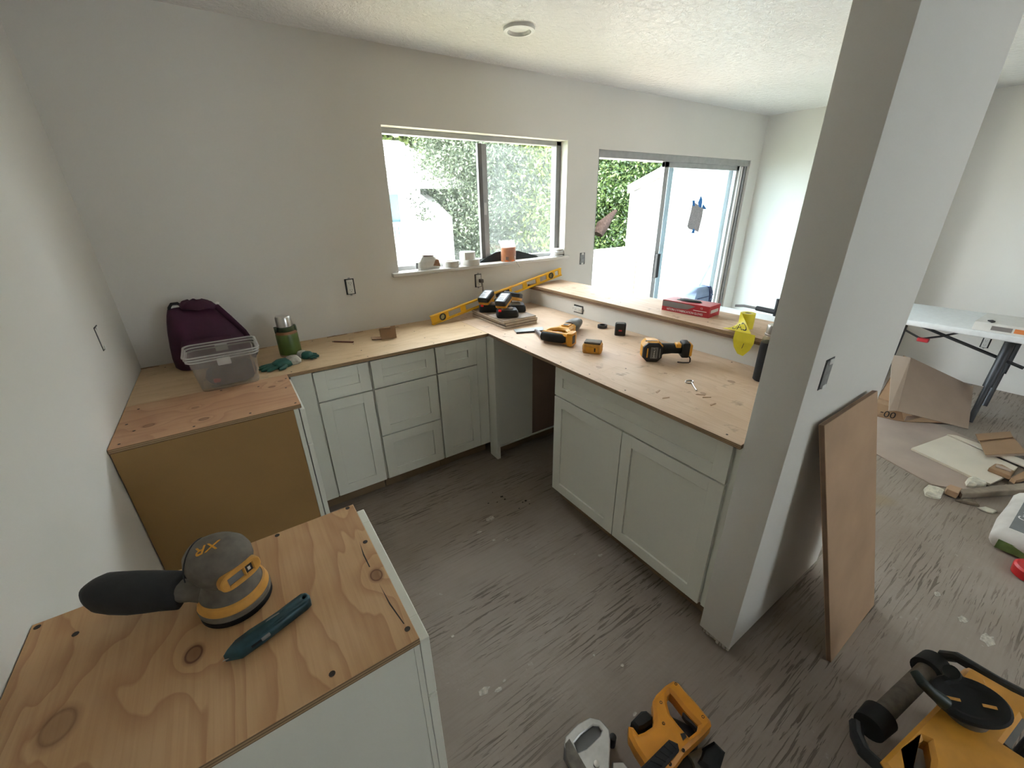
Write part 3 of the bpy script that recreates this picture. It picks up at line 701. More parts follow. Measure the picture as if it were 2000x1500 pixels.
pack('black battery pack with silver label plate, rear of the pair on the chargers', (1.920, -.215, ZB+.070), (.34, 0, -1.0))
pack('black and yellow battery pack with silver label plate, front of the pair on chargers', (1.955, -.378, ZB+.070), (.34, 0, -1.0))
pack('black and orange battery pack without label plate tipped sideways on the right charger', (2.075, -.300, ZB+.068), (.08, .28, .6), None, 'dusty_yellow')
pack('black battery pack lying on the boards behind the chargers', (2.078, -.175, ZB+.001), (.0, .0, .15), None, 'charger_black')

# ---------------------------------------------------------------- peninsula tools
ks = thing('wide_steel_knife', 'broad grey steel scraper blade with mottled handle beside the board stack', 'scraper', (1.99, -.66, hC), -.72)
pA, pB_, pC, pD = [at(*p, 'z', hC) for p in ((1003, 645), (1009, 652), (1062, 648), (1060, 640))]
B().prism([(p.x, p.y) for p in (pA, pB_, pC, pD)], hC+.004, hC+.006).done('blade', 'blade_grey', ks, world=True)
B().prism([(pB_.x, pB_.y), (pC.x, pC.y), (pC.x+.004, pC.y+.009), (pB_.x+.004, pB_.y+.009)], hC+.0005, hC+.010).done('stiffener', 'screw_dark', ks, world=True)
h0, h1, h2, h3 = [at(u, v, 'z', hC+.014) for u, v in ((1046, 645), (1052, 650), (1058, 656), (1063, 662))]
B().tube([h0, h1, h2, h3], [.009, .014, .015, .009], 12).done('handle', 'handle_brown', ks, world=True, smooth=True)

rs = thing('reciprocating_saw', 'yellow and black cordless reciprocating saw lying on its side', 'saw', (1.915, -.955, hC), math.atan2(.17, .35))
outer = [(-.004, -.075), (.030, -.092), (.075, -.078), (.125, -.045), (.20, -.043), (.245, -.036), (.245, .036), (.20, .042), (.14, .046), (.095, .078), (.045, .094), (.012, .090)]
inner = [(.036, -.052), (.070, -.052), (.105, -.022), (.105, .022), (.075, .052), (.040, .056)]
B().prism(outer, .006, .066, [inner], .010).done('body', 'tool_yellow', rs, smooth=True)
B().tube([(.012, .082, .036), (.008, .04, .036), (.008, -.03, .036), (.012, -.07, .036)], [.021, .022, .022, .020], 14, flat=1.25).done('grip', 'black_rubber', rs, smooth=True)
B().box(-.018, .055, -.112, -.080, .004, .078, .006).done('battery_socket', 'tool_yellow', rs, smooth=True)
B().box(-.008, .030, -.1135, -.108, .018, .064, .001).done('socket_slot', 'black_plastic', rs)
B().loft([[(x, yy*math.cos(t)*1.0, .042+zz*math.sin(t)) for t in [2*PI*k/24 for k in range(24)]] for x, yy, zz in ((.215, .040, .036), (.235, .046, .042), (.29, .042, .040), (.33, .034, .033), (.345, .032, .030))]).done('boot', 'grey_plastic', rs, smooth=True)
B().loft([[(x, yy*math.cos(t), .040+zz*math.sin(t)) for t in [2*PI*k/20 for k in range(20)]] for x, yy, zz in ((.34, .026, .024), (.365, .027, .025), (.385, .020, .018))]).done('nose', 'black_plastic', rs, smooth=True)
B().box(.145, .20, -.024, .024, .065, .074, .004).done('vent_cover', 'dusty_yellow', rs, smooth=True)
B().box(.150, .178, -.014, .014, .0735, .0755).done('vent_slot', 'black_plastic', rs)
B().box(.048, .066, -.022, .016, .030, .058, .005).done('trigger', 'black_plastic', rs, smooth=True)

bt = thing('battery_pack', 'loose yellow battery pack standing on the worktop beside the reciprocating saw', 'battery', (1.995, -1.178, hC), math.atan2(-.81, .58))
B().loft([rrect(.046, .034, .012, 0), rrect(.050, .037, .014, .005), rrect(.050, .037, .014, .042), rrect(.046, .033, .012, .050)]).done('shell', 'dusty_yellow', bt, smooth=True)
B().box(-.043, .043, -.029, .029, .0495, .061, .003).done('slide_rail', 'dusty_grey', bt, smooth=True)
B().box(-.030, .034, -.0400, -.036, .010, .038, .003).done('raised_badge', 'tool_yellow', bt, smooth=True)
B().box(.014, .022, -.0412, -.0395, .014, .034, .001).done('charge_window', 'black_plastic', bt)
B().box(-.052, -.046, -.022, .022, .012, .040, .003).done('release_button', 'dusty_grey', bt)

pk = thing('black_tape_roll', 'small roll of black tape lying by the low wall', 'tape', (2.375, -.878, hC))
B().loft([[(r*math.cos(2*PI*k/28), r*math.sin(2*PI*k/28), z) for k in range(28)] for r, z in ((.030, 0), (.0305, .002), (.0305, .017), (.030, .019), (.018, .019), (.017, .0))], True, True).done('roll', 'black_plastic', pk, smooth=True)
tm = thing('laser_tool', 'small black upright laser box with a red badge, against the low wall', 'tool', (2.345, -1.052, hC), math.atan2(-.75, .66))
B().loft([rrect(.030, .022, .009, 0), rrect(.032, .024, .010, .004), rrect(.032, .024, .010, .066), rrect(.028, .020, .008, .072)]).done('case', 'charger_black', tm, smooth=True)
B().box(-.009, .010, -.0248, -.0235, .028, .037, .001).done('red_badge', 'red_box', tm)
B().box(-.022, .022, -.020, .020, .0715, .0745, .002).done('keypad', 'grey_plastic', tm)

# drill lying on its back
X_ = Vector((.757, -.653, 0)); Y_ = Vector((.653, .757, 0))
drl = thing('cordless_drill', 'yellow and black cordless driver lying without battery near the low wall', 'drill', (2.122, -1.462, hC), math.atan2(-.653, .757))
def oct_(hw, hh, c_, zc, y): return [(hw-c_, y, zc-hh), (hw, y, zc-hh+c_), (hw, y, zc+hh-c_), (hw-c_, y, zc+hh), (-hw+c_, y, zc+hh), (-hw, y, zc+hh-c_), (-hw, y, zc-hh+c_), (-hw+c_, y, zc-hh)]
B().loft([oct_(.045, .047, .020, .051, .002), oct_(.050, .050, .022, .052, .012), oct_(.050, .050, .022, .052, .055), oct_(.040, .042, .018, .052, .10)]).done('motor_housing', 'tool_yellow', drl, smooth=True)
B().loft([oct_(.036, .038, .016, .050, -.014), oct_(.046, .047, .021, .050, -.006), oct_(.048, .049, .022, .050, .010)]).done('rear_cap', 'charger_black', drl, smooth=True)
pl_ = B().box(-.012, .022, -.0165, -.013, .022, .080, .002).done('badge_plate', 'grey_plastic', drl)
B().box(-.003, .013, -.0175, -.0162, .028, .074).done('badge_print', 'black_ink', pl_)
text('badge_lettering', 'DEWALT', .0125, PM[drl.name] @ frame3((.005, -.0178, .051), (0, 0, 1), (0, -1, 0)), 'white_ink', pl_)
B().box(-.030, -.024, -.0150, -.010, .026, .074, .001).done('vent_slot', 'tool_yellow', drl)
B().box(.030, .035, -.0150, -.010, .026, .074, .001).done('vent_slot', 'grey_plastic', drl)
for x in (-.02, .006): B().box(x-.016, x+.016, .016, .022, .1005, .1035).done('top_vent', 'black_plastic', drl)
B().loft([[(x, .035+a*math.cos(t), z+c_*math.sin(t)) for t in [2*PI*k/18 for k in range(18)]] for x, a, c_, z in ((.040, .026, .034, .050), (.060, .022, .026, .056), (.10, .020, .023, .058), (.135, .021, .023, .058), (.150, .026, .030, .058))]).done('handle', 'black_rubber', drl, smooth=True)
B().box(.045, .120, .048, .058, .074, .082, .003).done('trigger_rail', 'grey_plastic', drl)
B().box(.112, .138, .012, .052, .070, .090, .004).done('forward_button', 'tool_yellow', drl, smooth=True)
B().box(.140, .178, .0, .070, .022, .098, .008).done('battery_foot', 'charger_black', drl, smooth=True)
B().box(.172, .190, .004, .066, .030, .090, .005).done('foot_frame', 'tool_yellow', drl, smooth=True)
B().box(.182, .1915, .014, .056, .040, .084, .002).done('foot_opening', 'black_plastic', drl)
B().tube([(.178, .004, .030), (.182, -.004, .022), (.182, -.006, .006), (.176, -.007, .003), (.150, -.010, .003), (.122, -.012, .006)], .0035, 8).done('belt_hook', 'screw_dark', drl, smooth=True)

ek = thing('ring_key', 'small steel ring-headed key lying on the peninsula worktop', 'key', (2.03, -1.75, hC))
k0 = at(1350, 748, 'z', hC); k1 = at(1360, 764, 'z', hC)
B().tube([(k0.x+.020*math.cos(2*PI*k/24), k0.y+.013*math.sin(2*PI*k/24)+.010, hC+.0035) for k in range(24)], .003, 8, True).done('ring', 'steel', ek, world=True, smooth=True)
B().tube([(k0.x, k0.y-.002, hC+.0035), ((k0.x+k1.x)/2, (k0.y+k1.y)/2, hC+.0035), (k1.x, k1.y, hC+.0035)], [.003, .0028, .0035], 8).done('shank', 'steel', ek, world=True, smooth=True)
for i, (u, v) in enumerate(((1368, 771), (1380, 776), (1300, 777), (1392, 790), (1285, 765))):
    p = at(u, v, 'z', hC)
    o = B().prism([(-.018, -.003), (.016, -.004), (.02, .002), (-.01, .005)], 0, .0015).done('wood_splinter', 'plank_brown'); o.location = (p.x, p.y, hC+.0003); o.rotation_euler = (0, 0, -.9+i*.3)
    tag(o, 'thin wood chip scattered around the ring key on the peninsula worktop', 'splinter', 'chips around the ring key')

wb = thing('water_bottle', 'black sleeved glass water bottle with steel cap beside the stub wall', 'bottle', at(1489, 742, 'z', hC))
B().lathe([(.036, 0), (.040, .004), (.0405, .16), (.039, .172), (.037, .174)], 32).done('sleeve', 'black_rubber', wb, smooth=True)
B().lathe([(.037, .17), (.037, .188), (.030, .202), (.028, .21)], 32).done('glass_neck', 'bottle_glass', wb, smooth=True)
B().lathe([(.032, .205), (.0335, .207), (.0335, .212), (.030, .2125), (.030, .246), (.028, .25), (.0, .2505)], 32).done('cap', 'steel', wb, smooth=True)

# ---------------------------------------------------------------- on the bar ledge
rb = thing('glove_box', 'red disposable glove box with grey oval print on the bar ledge', 'box', (2.615, -1.312, BZ), 0)
g0 = at(1292, 605, 'z', BZ); g1 = at(1383, 622, 'z', BZ); gx = (g1-g0).normalized(); gy = Vector((-gx.y, gx.x, 0)); GL = (g1-g0).length; GD = .125; GH = .062
Mg = frame3(g0, gx, (0, 0, 1))
B().box(0, GL, 0, GD, 0, GH, .0015, M=Mg).done('carton', 'red_box', rb, world=True)
fo = B().prism([(.002, GH-.004), (.16, GH-.006), (.20, GH-.012), (.155, .028), (.09, .024), (.002, .026)], 0, .0006, M=Mg @ frame3((0, -.0007, 0), (1, 0, 0), (0, -1, 0))).done('grey_print', 'grey_print', rb, world=True)
text('lettering', 'NITORA 5 9 FABRICATION GLOVES', .0165, Mg @ frame3((GL*.5, -.001, .013), (1, 0, 0), (0, -1, 0)), 'white_ink', rb, sx=.82)
text('lettering', '12', .014, Mg @ frame3((GL*.84, -.001, .046), (1, 0, 0), (0, -1, 0)), 'white_ink', rb)
B().box(GL*.68, GL*.95, -.001, 0, .029, .032, M=Mg).done('printed_line', 'white_ink', rb, world=True)
B().box(GL, GL+.0008, .018, .105, .022, .040, M=Mg).done('end_label', 'bag_paper', rb, world=True)
B().prism([(.07+.075*math.cos(2*PI*k/20)+.06, .062+.030*math.sin(2*PI*k/20)) for k in range(20)], GH, GH+.0008, M=Mg).done('top_opening', 'black_ink', rb, world=True)
B().loft([[Mg @ Vector((.135+a*math.cos(2*PI*k/18), .062+c_*math.sin(2*PI*k/18), z)) for k in range(18)] for z, a, c_ in ((GH+.0008, .068, .022), (GH+.008, .060, .018), (GH+.010, .030, .006))]).done('glove_tip', 'charger_black', rb, world=True, smooth=True)

ct = thing('caution_tape_roll', 'roll of yellow caution tape with its printed end hanging over the ledge', 'tape', (2.545, -1.672, BZ))
B().loft([[(r*math.cos(2*PI*k/32), r*math.sin(2*PI*k/32), z) for k in range(32)] for r, z in ((.034, 0), (.034, .075), (.015, .075), (.015, 0))], True, True).done('roll', 'caution_yellow', ct, smooth=True)
B().lathe([(.0148, .002), (.0148, .0735), (.012, .0735), (.012, .002)], 20, cap=False).done('core', 'tape_core', ct)
def ribbon(pairs, name, m, par, nsub=6):
    """pairs of edge points, subdivided; thin strip with thickness"""
    L = []
    for (a, c_), (a2, c2) in zip(pairs[:-1], pairs[1:]):
        for k in range(nsub): L.append((Vector(a).lerp(Vector(a2), sm(k/nsub)*.3+k/nsub*.7), Vector(c_).lerp(Vector(c2), sm(k/nsub)*.3+k/nsub*.7)))
    L.append((Vector(pairs[-1][0]), Vector(pairs[-1][1])))
    b = B(); rings = []
    for i, (a, c_) in enumerate(L):
        t = (L[min(i+1, len(L)-1)][0]-L[max(i-1, 0)][0]).normalized(); n = t.cross(c_-a).normalized()*.0006
        rings.append([a+n, c_+n, c_-n, a-n])
    b.loft(rings); return b.done(name, m, par, world=True, smooth=True)
ra1, ra2 = Vector((2.513, -1.660, BZ+.072)), Vector((2.513, -1.655, BZ+.006)); rc1, rc2 = Vector((2.421, -1.765, BZ+.012)), Vector((2.421, -1.625, BZ+.010))
ribbon([(ra1, ra2), (rc1, rc2)], 'folded_tail', 'caution_yellow', ct)
ribbon([((2.4215, -1.690, BZ+.010), (2.4215, -1.785, BZ+.010)), ((2.416, -1.690, BZ-.03), (2.416, -1.788, BZ-.03)), ((2.417, -1.700, BZ-.065), (2.417, -1.776, BZ-.065)), ((2.42, -1.722, BZ-.095), (2.42, -1.750, BZ-.100))], 'hanging_tail', 'caution_yellow', ct)
tl_ = text('tape_lettering', 'CAUT', 1.0, Matrix(), 'black_ink', ct, False, 0)
xs_ = [v.co.x for v in tl_.data.vertices]; ys_ = [v.co.y for v in tl_.data.vertices]; nn_ = (rc1-ra1).cross(ra2-ra1).normalized()
if nn_.dot(Vector((CX, CY, CZ))-rc1) < 0: nn_ = -nn_
for v in tl_.data.vertices:
    a = .92-.86*(v.co.x-min(xs_))/(max(xs_)-min(xs_)); c_ = .10+.50*(v.co.y-min(ys_))/(max(ys_)-min(ys_))
    du = (rc1-rc2).lerp(ra1-ra2, c_); dv = ra2.lerp(ra1, a)-rc2.lerp(rc1, a); nl = du.cross(dv).normalized()
    if nl.dot(Vector((CX, CY, CZ))-rc1) < 0: nl = -nl
    v.co = rc2.lerp(rc1, a).lerp(ra2.lerp(ra1, a), c_)+nl*.0022-Vector((2.545, -1.672, BZ))
text('tape_lettering', 'I', .038, frame3((2.4150, -1.742, BZ-.052), (0, -1, -.2), (-1, 0, 0)), 'black_ink', ct, sx=.6)

# ---------------------------------------------------------------- window sill things
ZS = WZ0+.0025
tb = thing('torn_carton', 'crumpled white and brown paper packet at the left end of the sill', 'packet', (1.610, .022, ZS), .1); tb.scale = (1.25, 1.0, 1.3)
B().loft(blob_rings([(0, 0, 0, .058, .036), (0, 0, .012, .064, .040), (-.002, 0, .04, .058, .036), (.0, 0, .062, .040, .024), (.004, 0, .068, .028, .016)], 22, .04, 12, 4)).done('packet', 'white_paper', tb, smooth=False)
B().prism([(.014, .018), (.056, .012), (.050, .046), (.030, .046)], 0, .0012, M=frame3((0, -.0405, 0), (1, 0, 0), (0, -1, 0))).done('brown_print', 'paper_print', tb)
B().box(-.040, .020, -.030, .012, .066, .070, .001, M=Matrix.Rotation(.08, 4, 'Y')).done('torn_lid', 'cardboard_grey', tb)
B().lathe([(.010, 0), (.010, .03)], 10, Matrix.Translation((-.062, 0, .006))).done('tape_end', 'grey_plastic', tb)
def roll(label, loc, R, r, h_, tail_=False):
    t = thing('joint_tape_roll', label, 'tape roll', loc, 0, 'rolls of white joint tape on the sill')
    B().loft([[(q_*math.cos(2*PI*k/40), q_*math.sin(2*PI*k/40), z) for k in range(40)] for q_, z in ((R-.001, 0), (R, .001), (R, h_-.001), (R-.001, h_), (r, h_), (r, 0))], True, True).done('roll', 'mesh_tape', t, smooth=True)
    B().lathe([(r-.0002, .001), (r-.0002, h_-.001), (r-.003, h_-.001), (r-.003, .001)], 32, cap=False).done('cardboard_core', 'tape_core', t)
    if tail_: B().prism(R4(-.05, -.012, 0, h_), 0, .001, M=frame3((0, -R-.0005, 0), (1, 0, 0), (0, -1, 0))).done('loose_end', 'mesh_tape', t)
    return t
roll('single low roll of white joint tape next to the torn packet', (1.780, .020, ZS), .056, .036, .040)
roll('wider white joint tape roll forming the base of the stacked pair', (1.932, .020, ZS), .068, .045, .040)
roll('white joint tape roll with loose end stacked on the wider roll', (1.915, .024, ZS+.0405), .056, .036, .050, True)
for nm, lb, xs in (('black_corner_tool', 'black plastic drywall knife end sticking out left of the orange roll', ((2.030, .0), (2.225, .0), (2.225, .070), (2.17, .066), (2.04, .012))),
                   ('black_corner_tool', 'black plastic drywall knife end sticking out right of the orange roll', ((2.30, .0), (2.57, .0), (2.56, .012), (2.38, .060), (2.30, .072)))):
    o = B().prism(xs, -.004, .004, M=frame3((0, .058, ZS+.0005), (1, 0, -.0), (0, -1, .0))).done(nm, 'charger_black'); tag(o, lb, 'drywall knife')
ob = thing('orange_tape_box', 'orange roll in torn clear wrap standing on the window sill', 'tape roll', (2.255, .010, ZS)); ob.scale = (1.45, 1.1, 1.3)
B().loft([[(a*math.cos(2*PI*k/36), c_*math.sin(2*PI*k/36), z) for k in range(36)] for a, c_, z in ((.038, .034, 0), (.040, .036, .002), (.040, .036, .078), (.037, .033, .080), (.016, .014, .080), (.016, .014, .070))]).done('orange_roll', 'orange_box', ob, smooth=True)
B().box(-.034, -.016, -.0345, -.030, .012, .028).done('printed_patch', 'grey_print', ob)
B().loft([[(a*math.cos(2*PI*k/14)+dx, c_*math.sin(2*PI*k/14), z+.006*math.sin(3*k)) for k in range(14)] for a, c_, z, dx in ((.042, .038, .004, 0), (.043, .039, .070, 0), (.040, .034, .095, -.004), (.046, .030, .112, -.012))], False).done('clear_wrap', 'clear_film', ob, smooth=True)
B().tube([(.010, -.038, .06), (.016, -.039, .03), (.024, -.040, .004), (.034, -.05, -.02), (.042, -.052, -.034)], .0012, 6).done('loose_strand', 'clear_film', ob)
for i in range(4):
    z = ZS+i*.0145
    t = thing('white_plate', 'white plastic wall plate in the stack at the right end of the sill', 'plate', (2.735+.004*(i % 2), .024-.003*(i % 3), z), .1*i, 'white plates stacked on the sill')
    B().loft([rrect(.048-.003*(i > 1), .040, .03, 0), rrect(.052-.003*(i > 1), .044, .033, .004), rrect(.050-.003*(i > 1), .042, .032, .011), rrect(.040, .034, .026, .0142)]).done('plate', ('white_vinyl', 'mesh_tape')[i % 2], t, smooth=True)

# notice taped to the sliding panel
nt = thing('taped_notice', 'grey paper notice held to the glass door by blue painter tape', 'notice', (4.58, .03, 1.47))
def glassquad(pix, name, m, y, th=.0008, zo=0):
    pts = [at(u, v, 'y', y) for u, v in pix]
    return B().prism([(p.x, p.z) for p in pts], 0, th, M=Matrix(((1, 0, 0, 0), (0, 0, -1, y), (0, 1, 0, 0), (0, 0, 0, 1)))).done(name, m, nt, world=True)
glassquad([(1353, 393), (1374, 407), (1371, 425), (1364, 453), (1345, 447), (1342, 442), (1350, 410)], 'paper', 'notice_paper', .0385)
for pix in ([(1352, 392), (1357, 391), (1357, 403), (1353, 402)], [(1363, 396), (1369, 382), (1372, 390), (1370, 406), (1365, 404)], [(1373, 398), (1380, 408), (1375, 409), (1371, 405)], [(1350, 455), (1354, 446), (1357, 449), (1356, 456)]):
    glassquad(pix, 'blue_tape', 'painter_blue', .0375)
# ---------------------------------------------------------------- orbital sander and utility knife
sc_ = at(462, 1166, 'z', hC+.01)
sn = thing('orbital_sander', 'dusty grey and yellow palm sander with black dust bag on the near worktop', 'sander', (sc_.x, sc_.y, hC), math.radians(-27))
B().lathe([(.060, 0), (.0625, .002), (.0625, .010), (.058, .013)], 44).done('sanding_pad', 'black_rubber', sn, smooth=True)
B().lathe([(.058, .0125), (.063, .015), (.0635, .024), (.060, .028)], 44).done('skirt', 'dusty_grey', sn, smooth=True)
def sector(rows, a0, a1, n=30, dx=0):
    out = []
    for r, z in rows: out.append([((r)*math.cos(a0+(a1-a0)*k/n)+dx, r*math.sin(a0+(a1-a0)*k/n), z) for k in range(n+1)])
    return out
def strip(b, rows, a0, a1, n=30, M=None):
    R_ = sector(rows, a0, a1, n); m_ = len(R_)
    vs = [p for r in R_ for p in r]; fs = []
    for i in range(m_):
        a, c_ = i*(n+1), ((i+1) % m_)*(n+1)
        for k in range(n): fs.append((a+k, a+k+1, c_+k+1, c_+k))
    fs.append(tuple(i*(n+1) for i in range(m_))); fs.append(tuple(i*(n+1)+n for i in reversed(range(m_))))
    return b._add(vs, fs, M)
b = B(); strip(b, [(.0608, .026), (.0625, .030), (.0585, .044), (.0545, .046), (.052, .026)], -2.45, 2.45, 40); b.done('yellow_trim', 'dusty_yellow', sn, smooth=True)
B().lathe([(.058, .026), (.056, .040), (.051, .052), (.045, .064), (.041, .076)], 44).done('lower_housing', 'dusty_grey', sn, smooth=True)
rg = []
for z, rx, ry, ox in ((.066, .040, .038, 0), (.078, .043, .041, -.001), (.090, .050, .047, -.002), (.106, .056, .051, -.003), (.122, .057, .051, -.004), (.136, .053, .047, -.005), (.147, .044, .038, -.006), (.153, .030, .025, -.006), (.155, .012, .010, -.006)):
    rg.append([(ox+rx*math.cos(2*PI*k/44), ry*math.sin(2*PI*k/44), z) for k in range(44)])
B().loft(rg).done('palm_grip', 'dusty_grey', sn, smooth=True, ang=60)
# switch bezel on the shoulder of the grip
ba = math.radians(-32); bd = Vector((math.cos(ba), math.sin(ba), 0))
Mb = frame3(bd*.0535+Vector((-.001, 0, .100)), (-math.sin(ba), math.cos(ba), 0), (bd.x, bd.y, .10))
el = [(.038*math.copysign(abs(math.cos(2*PI*k/28))**.7, math.cos(2*PI*k/28)), .0185*math.copysign(abs(math.sin(2*PI*k/28))**.7, math.sin(2*PI*k/28))) for k in range(28)]
B().prism(el, -.012, .004, [R4(-.024, .004, -.008, .008), R4(.009, .022, -.008, .008)], .002, Mb).done('switch_bezel', 'dusty_yellow', sn, smooth=True)
B().box(-.025, .005, -.009, .009, -.010, .0, M=Mb).done('switch_boot', 'grey_plastic', sn)
sb_ = B().box(.0085, .0225, -.009, .009, -.010, .001, M=Mb).done('speed_dial', 'black_plastic', sn)
B().box(.013, .018, -.004, .003, .0005, .0016, M=Mb).done('dial_mark', 'white_ink', sb_)
dz = [(0, .1552), (.012, .155), (.030, .153), (.044, .147), (.053, .136), (.057, .122)]
def dome(x, y):
    rr = math.hypot(x+.006, y*1.12); 
    for (r0, z0), (r1, z1) in zip(dz[:-1], dz[1:]):
        if rr <= r1: return z0+(z1-z0)*(rr-r0)/(r1-r0)
    return dz[-1][1]
lt_ = text('gold_lettering', 'XR', .030, Matrix.Translation((0, 0, 0)), 'tool_yellow', sn, False, .0006)
ux, uy = Vector((-.89, -.45)), Vector((.45, -.89))
for v in lt_.data.vertices:
    p = Vector((-.008, -.012))+ux*(v.co.x+.25*v.co.y)+uy*v.co.y; v.co = (p.x, p.y, dome(p.x, p.y)+.0008+v.co.z)
B().tube([(-.006+.046*math.cos(t)*0+ -.034+.0*t, .046*math.cos(t), .110+.044*math.sin(t)) for t in [PI*k/16 for k in range(17)]], .0012, 6).done('seam_line', 'charger_black', sn)
B().cyl((-.040, .036, .078), (-.062, .056, .074), .017, .015).done('side_boss', 'dusty_grey', sn, smooth=True)
B().cyl((-.060, .054, .074), (-.068, .061, .073), .012).done('side_knob', 'dusty_yellow', sn, smooth=True)
# dust port and bag along local -x
B().loft([[(x, a*math.cos(t), z+c_*math.sin(t)) for t in [2*PI*k/20 for k in range(20)]] for x, a, c_, z in ((-.035, .024, .018, .036), (-.060, .022, .018, .036), (-.075, .019, .018, .038), (-.088, .021, .021, .042), (-.105, .026, .026, .046))]).done('dust_port', 'dusty_grey', sn, smooth=True)
rnd = random.Random(4); rg = []
for x, a, c_, z in ((-.092, .028, .026, .046), (-.096, .033, .031, .046), (-.12, .034, .033, .048), (-.15, .036, .035, .050), (-.18, .036, .036, .053), (-.21, .036, .036, .057), (-.23, .033, .034, .060), (-.242, .026, .028, .062), (-.246, .012, .014, .063)):
    rg.append([(x+.004*math.sin(2*t), a*math.copysign(abs(math.cos(t))**.8, math.cos(t))*(1+.03*math.sin(5*t+x*60)), z+c_*math.copysign(abs(math.sin(t))**.8, math.sin(t))*(1+.03*math.sin(4*t+x*80))) for t in [2*PI*k/28 for k in range(28)]])
B().loft(rg).done('dust_bag', 'black_cloth', sn, smooth=True, ang=70)

kn = thing('utility_knife', 'dark teal metal utility knife on the near worktop beside the sander', 'knife', (0, 0, hC))
ka, kb = at(443, 1296, 'z', hC), at(606, 1168, 'z', hC+.01); kd = (kb-ka); kd.z = 0; KL = kd.length; kn.location = ka; 
kn.rotation_euler = (0, 0, math.atan2(kd.y, kd.x)); PM[kn.name] = Matrix.Translation(ka) @ kn.rotation_euler.to_matrix().to_4x4()
s_ = KL/.165
ko = [(0, .001), (.022, -.012), (.060, -.0135), (.105, -.0125), (.150, -.0115), (.160, -.009), (.165, -.001), (.163, .008), (.155, .0125), (.128, .0120), (.105, .0108), (.080, .0115), (.052, .0135), (.026, .0125), (.008, .006)]
B().prism([(x*s_, y*1.4*s_) for x, y in ko], .0005, .022, [[((.154+.003*math.cos(2*PI*k/12))*s_, (.002+.003*math.sin(2*PI*k/12))*s_) for k in range(12)]], .003).done('handle', 'teal_metal', kn, smooth=True, ang=50)
B().prism([(-.004*s_, .0005), (.006*s_, -.003), (.010*s_, .004)], .009, .0105).done('blade_tip', 'steel', kn)
B().box(.058*s_, .074*s_, -.0215, -.0160, .013, .019, .0015).done('blade_slider', 'box_metal', kn, smooth=True)
B().box(.040*s_, .058*s_, -.0200, -.0170, .014, .017).done('slider_slot', 'charger_black', kn)
B().prism([(.078*s_, .006*s_), (.105*s_, .0035*s_), (.104*s_, .0065*s_), (.082*s_, .0088*s_)], .0216, .0224).done('worn_patch', 'box_metal', kn)

# ---------------------------------------------------------------- leaning board
lb0, lb1 = Vector((2.03, -2.487, 0)), Vector((2.465, -2.487, 0)); topz = .985; th = .016
lb = thing('leaning_board', 'wide brown plywood board leaning against the stub wall', 'board', (2.25, -2.487, 0))
dvec = Vector((-.150, PY1-.012+2.487, topz)); wv = (lb1-lb0)
nrm = wv.cross(dvec).normalized()*th
def slab(b, o, u, v, n): 
    p = [o, o+u, o+u+v, o+v]; return b.loft([p, [x+n for x in p]])
nf = nrm*.12
slab(B(), lb0+nf, wv, dvec, nrm*.76).done('core', 'plank_edge', lb, world=True)
slab(B(), lb0, wv, dvec, nf).done('face_veneer', 'plank_brown', lb, world=True)
slab(B(), lb0+nrm*.88, wv, dvec, nf).done('face_veneer', 'plank_brown', lb, world=True)

# ---------------------------------------------------------------- circular saw on the floor
cs = thing('circular_saw', 'orange-yellow circular saw with loop handle lying on the subfloor', 'saw', (1.3, -2.3, 0))
ZC = .10
def pxp(pts, z): return [tuple(at(u, v, 'z', z))[:2] for u, v in pts]
yo = pxp([(1316, 1328), (1326, 1333), (1337, 1347), (1361, 1372), (1388, 1406), (1390, 1416), (1375, 1433), (1339, 1466), (1319, 1494), (1296, 1512), (1274, 1510), (1260, 1489), (1242, 1462), (1229, 1437), (1228, 1417), (1237, 1419), (1247, 1433), (1260, 1428), (1276, 1417), (1278, 1408), (1275, 1368), (1282, 1356), (1300, 1338)], ZC)
yi = pxp([(1309, 1352), (1316, 1359), (1337, 1386), (1364, 1415), (1362, 1426), (1346, 1439), (1327, 1417), (1309, 1394), (1303, 1372), (1303, 1359)], ZC)
B().prism(yo, .045, ZC+.004, [yi], .010).done('loop_handle_body', 'saw_orange', cs, world=True, smooth=True)
for u, v in ((1320, 1336), (1291, 1372), (1296, 1413), (1373, 1400), (1335, 1465), (1309, 1492)):
    p = at(u, v, 'z', ZC+.004); B().lathe([(.0048, -.003), (.0048, .0008), (.003, .0008), (.003, -.002)], 10, Matrix.Translation(p)).done('screw', 'screw_dark', cs, world=True)
tr = pxp([(1334, 1384), (1346, 1395), (1366, 1420), (1364, 1427), (1352, 1415), (1340, 1406), (1333, 1396)], .08)
B().prism(tr, .058, .086, (), .005).done('trigger', 'black_plastic', cs, world=True, smooth=True)
B().prism(pxp([(1329, 1434), (1337, 1432), (1341, 1440), (1334, 1447)], ZC+.004), ZC, ZC+.007).done('lock_button', 'black_plastic', cs, world=True)
B().prism(pxp([(1232, 1413), (1252, 1392), (1262, 1391), (1276, 1404), (1275, 1414), (1258, 1426), (1246, 1430)], .06), .012, .075, (), .008).done('motor_end', 'charger_black', cs, world=True, smooth=True)
gp = pxp([(1307, 1443), (1324, 1451), (1327, 1464), (1285, 1512), (1262, 1512), (1250, 1500)], ZC+.02)
gm = B().prism(gp, ZC, ZC+.022, (), .006).done('ribbed_grip', 'black_rubber', cs, world=True, smooth=True)
for k in range(6):
    t0 = k/6; a = Vector((*gp[0], ZC+.022)).lerp(Vector((*gp[5], ZC+.022)), t0+.06); c_ = Vector((*gp[2], ZC+.022)).lerp(Vector((*gp[3], ZC+.022)), t0+.06)
    B().tube([a.lerp(c_, .12), a.lerp(c_, .88)], .0025, 6).done('rib', 'black_rubber', gm, world=True)
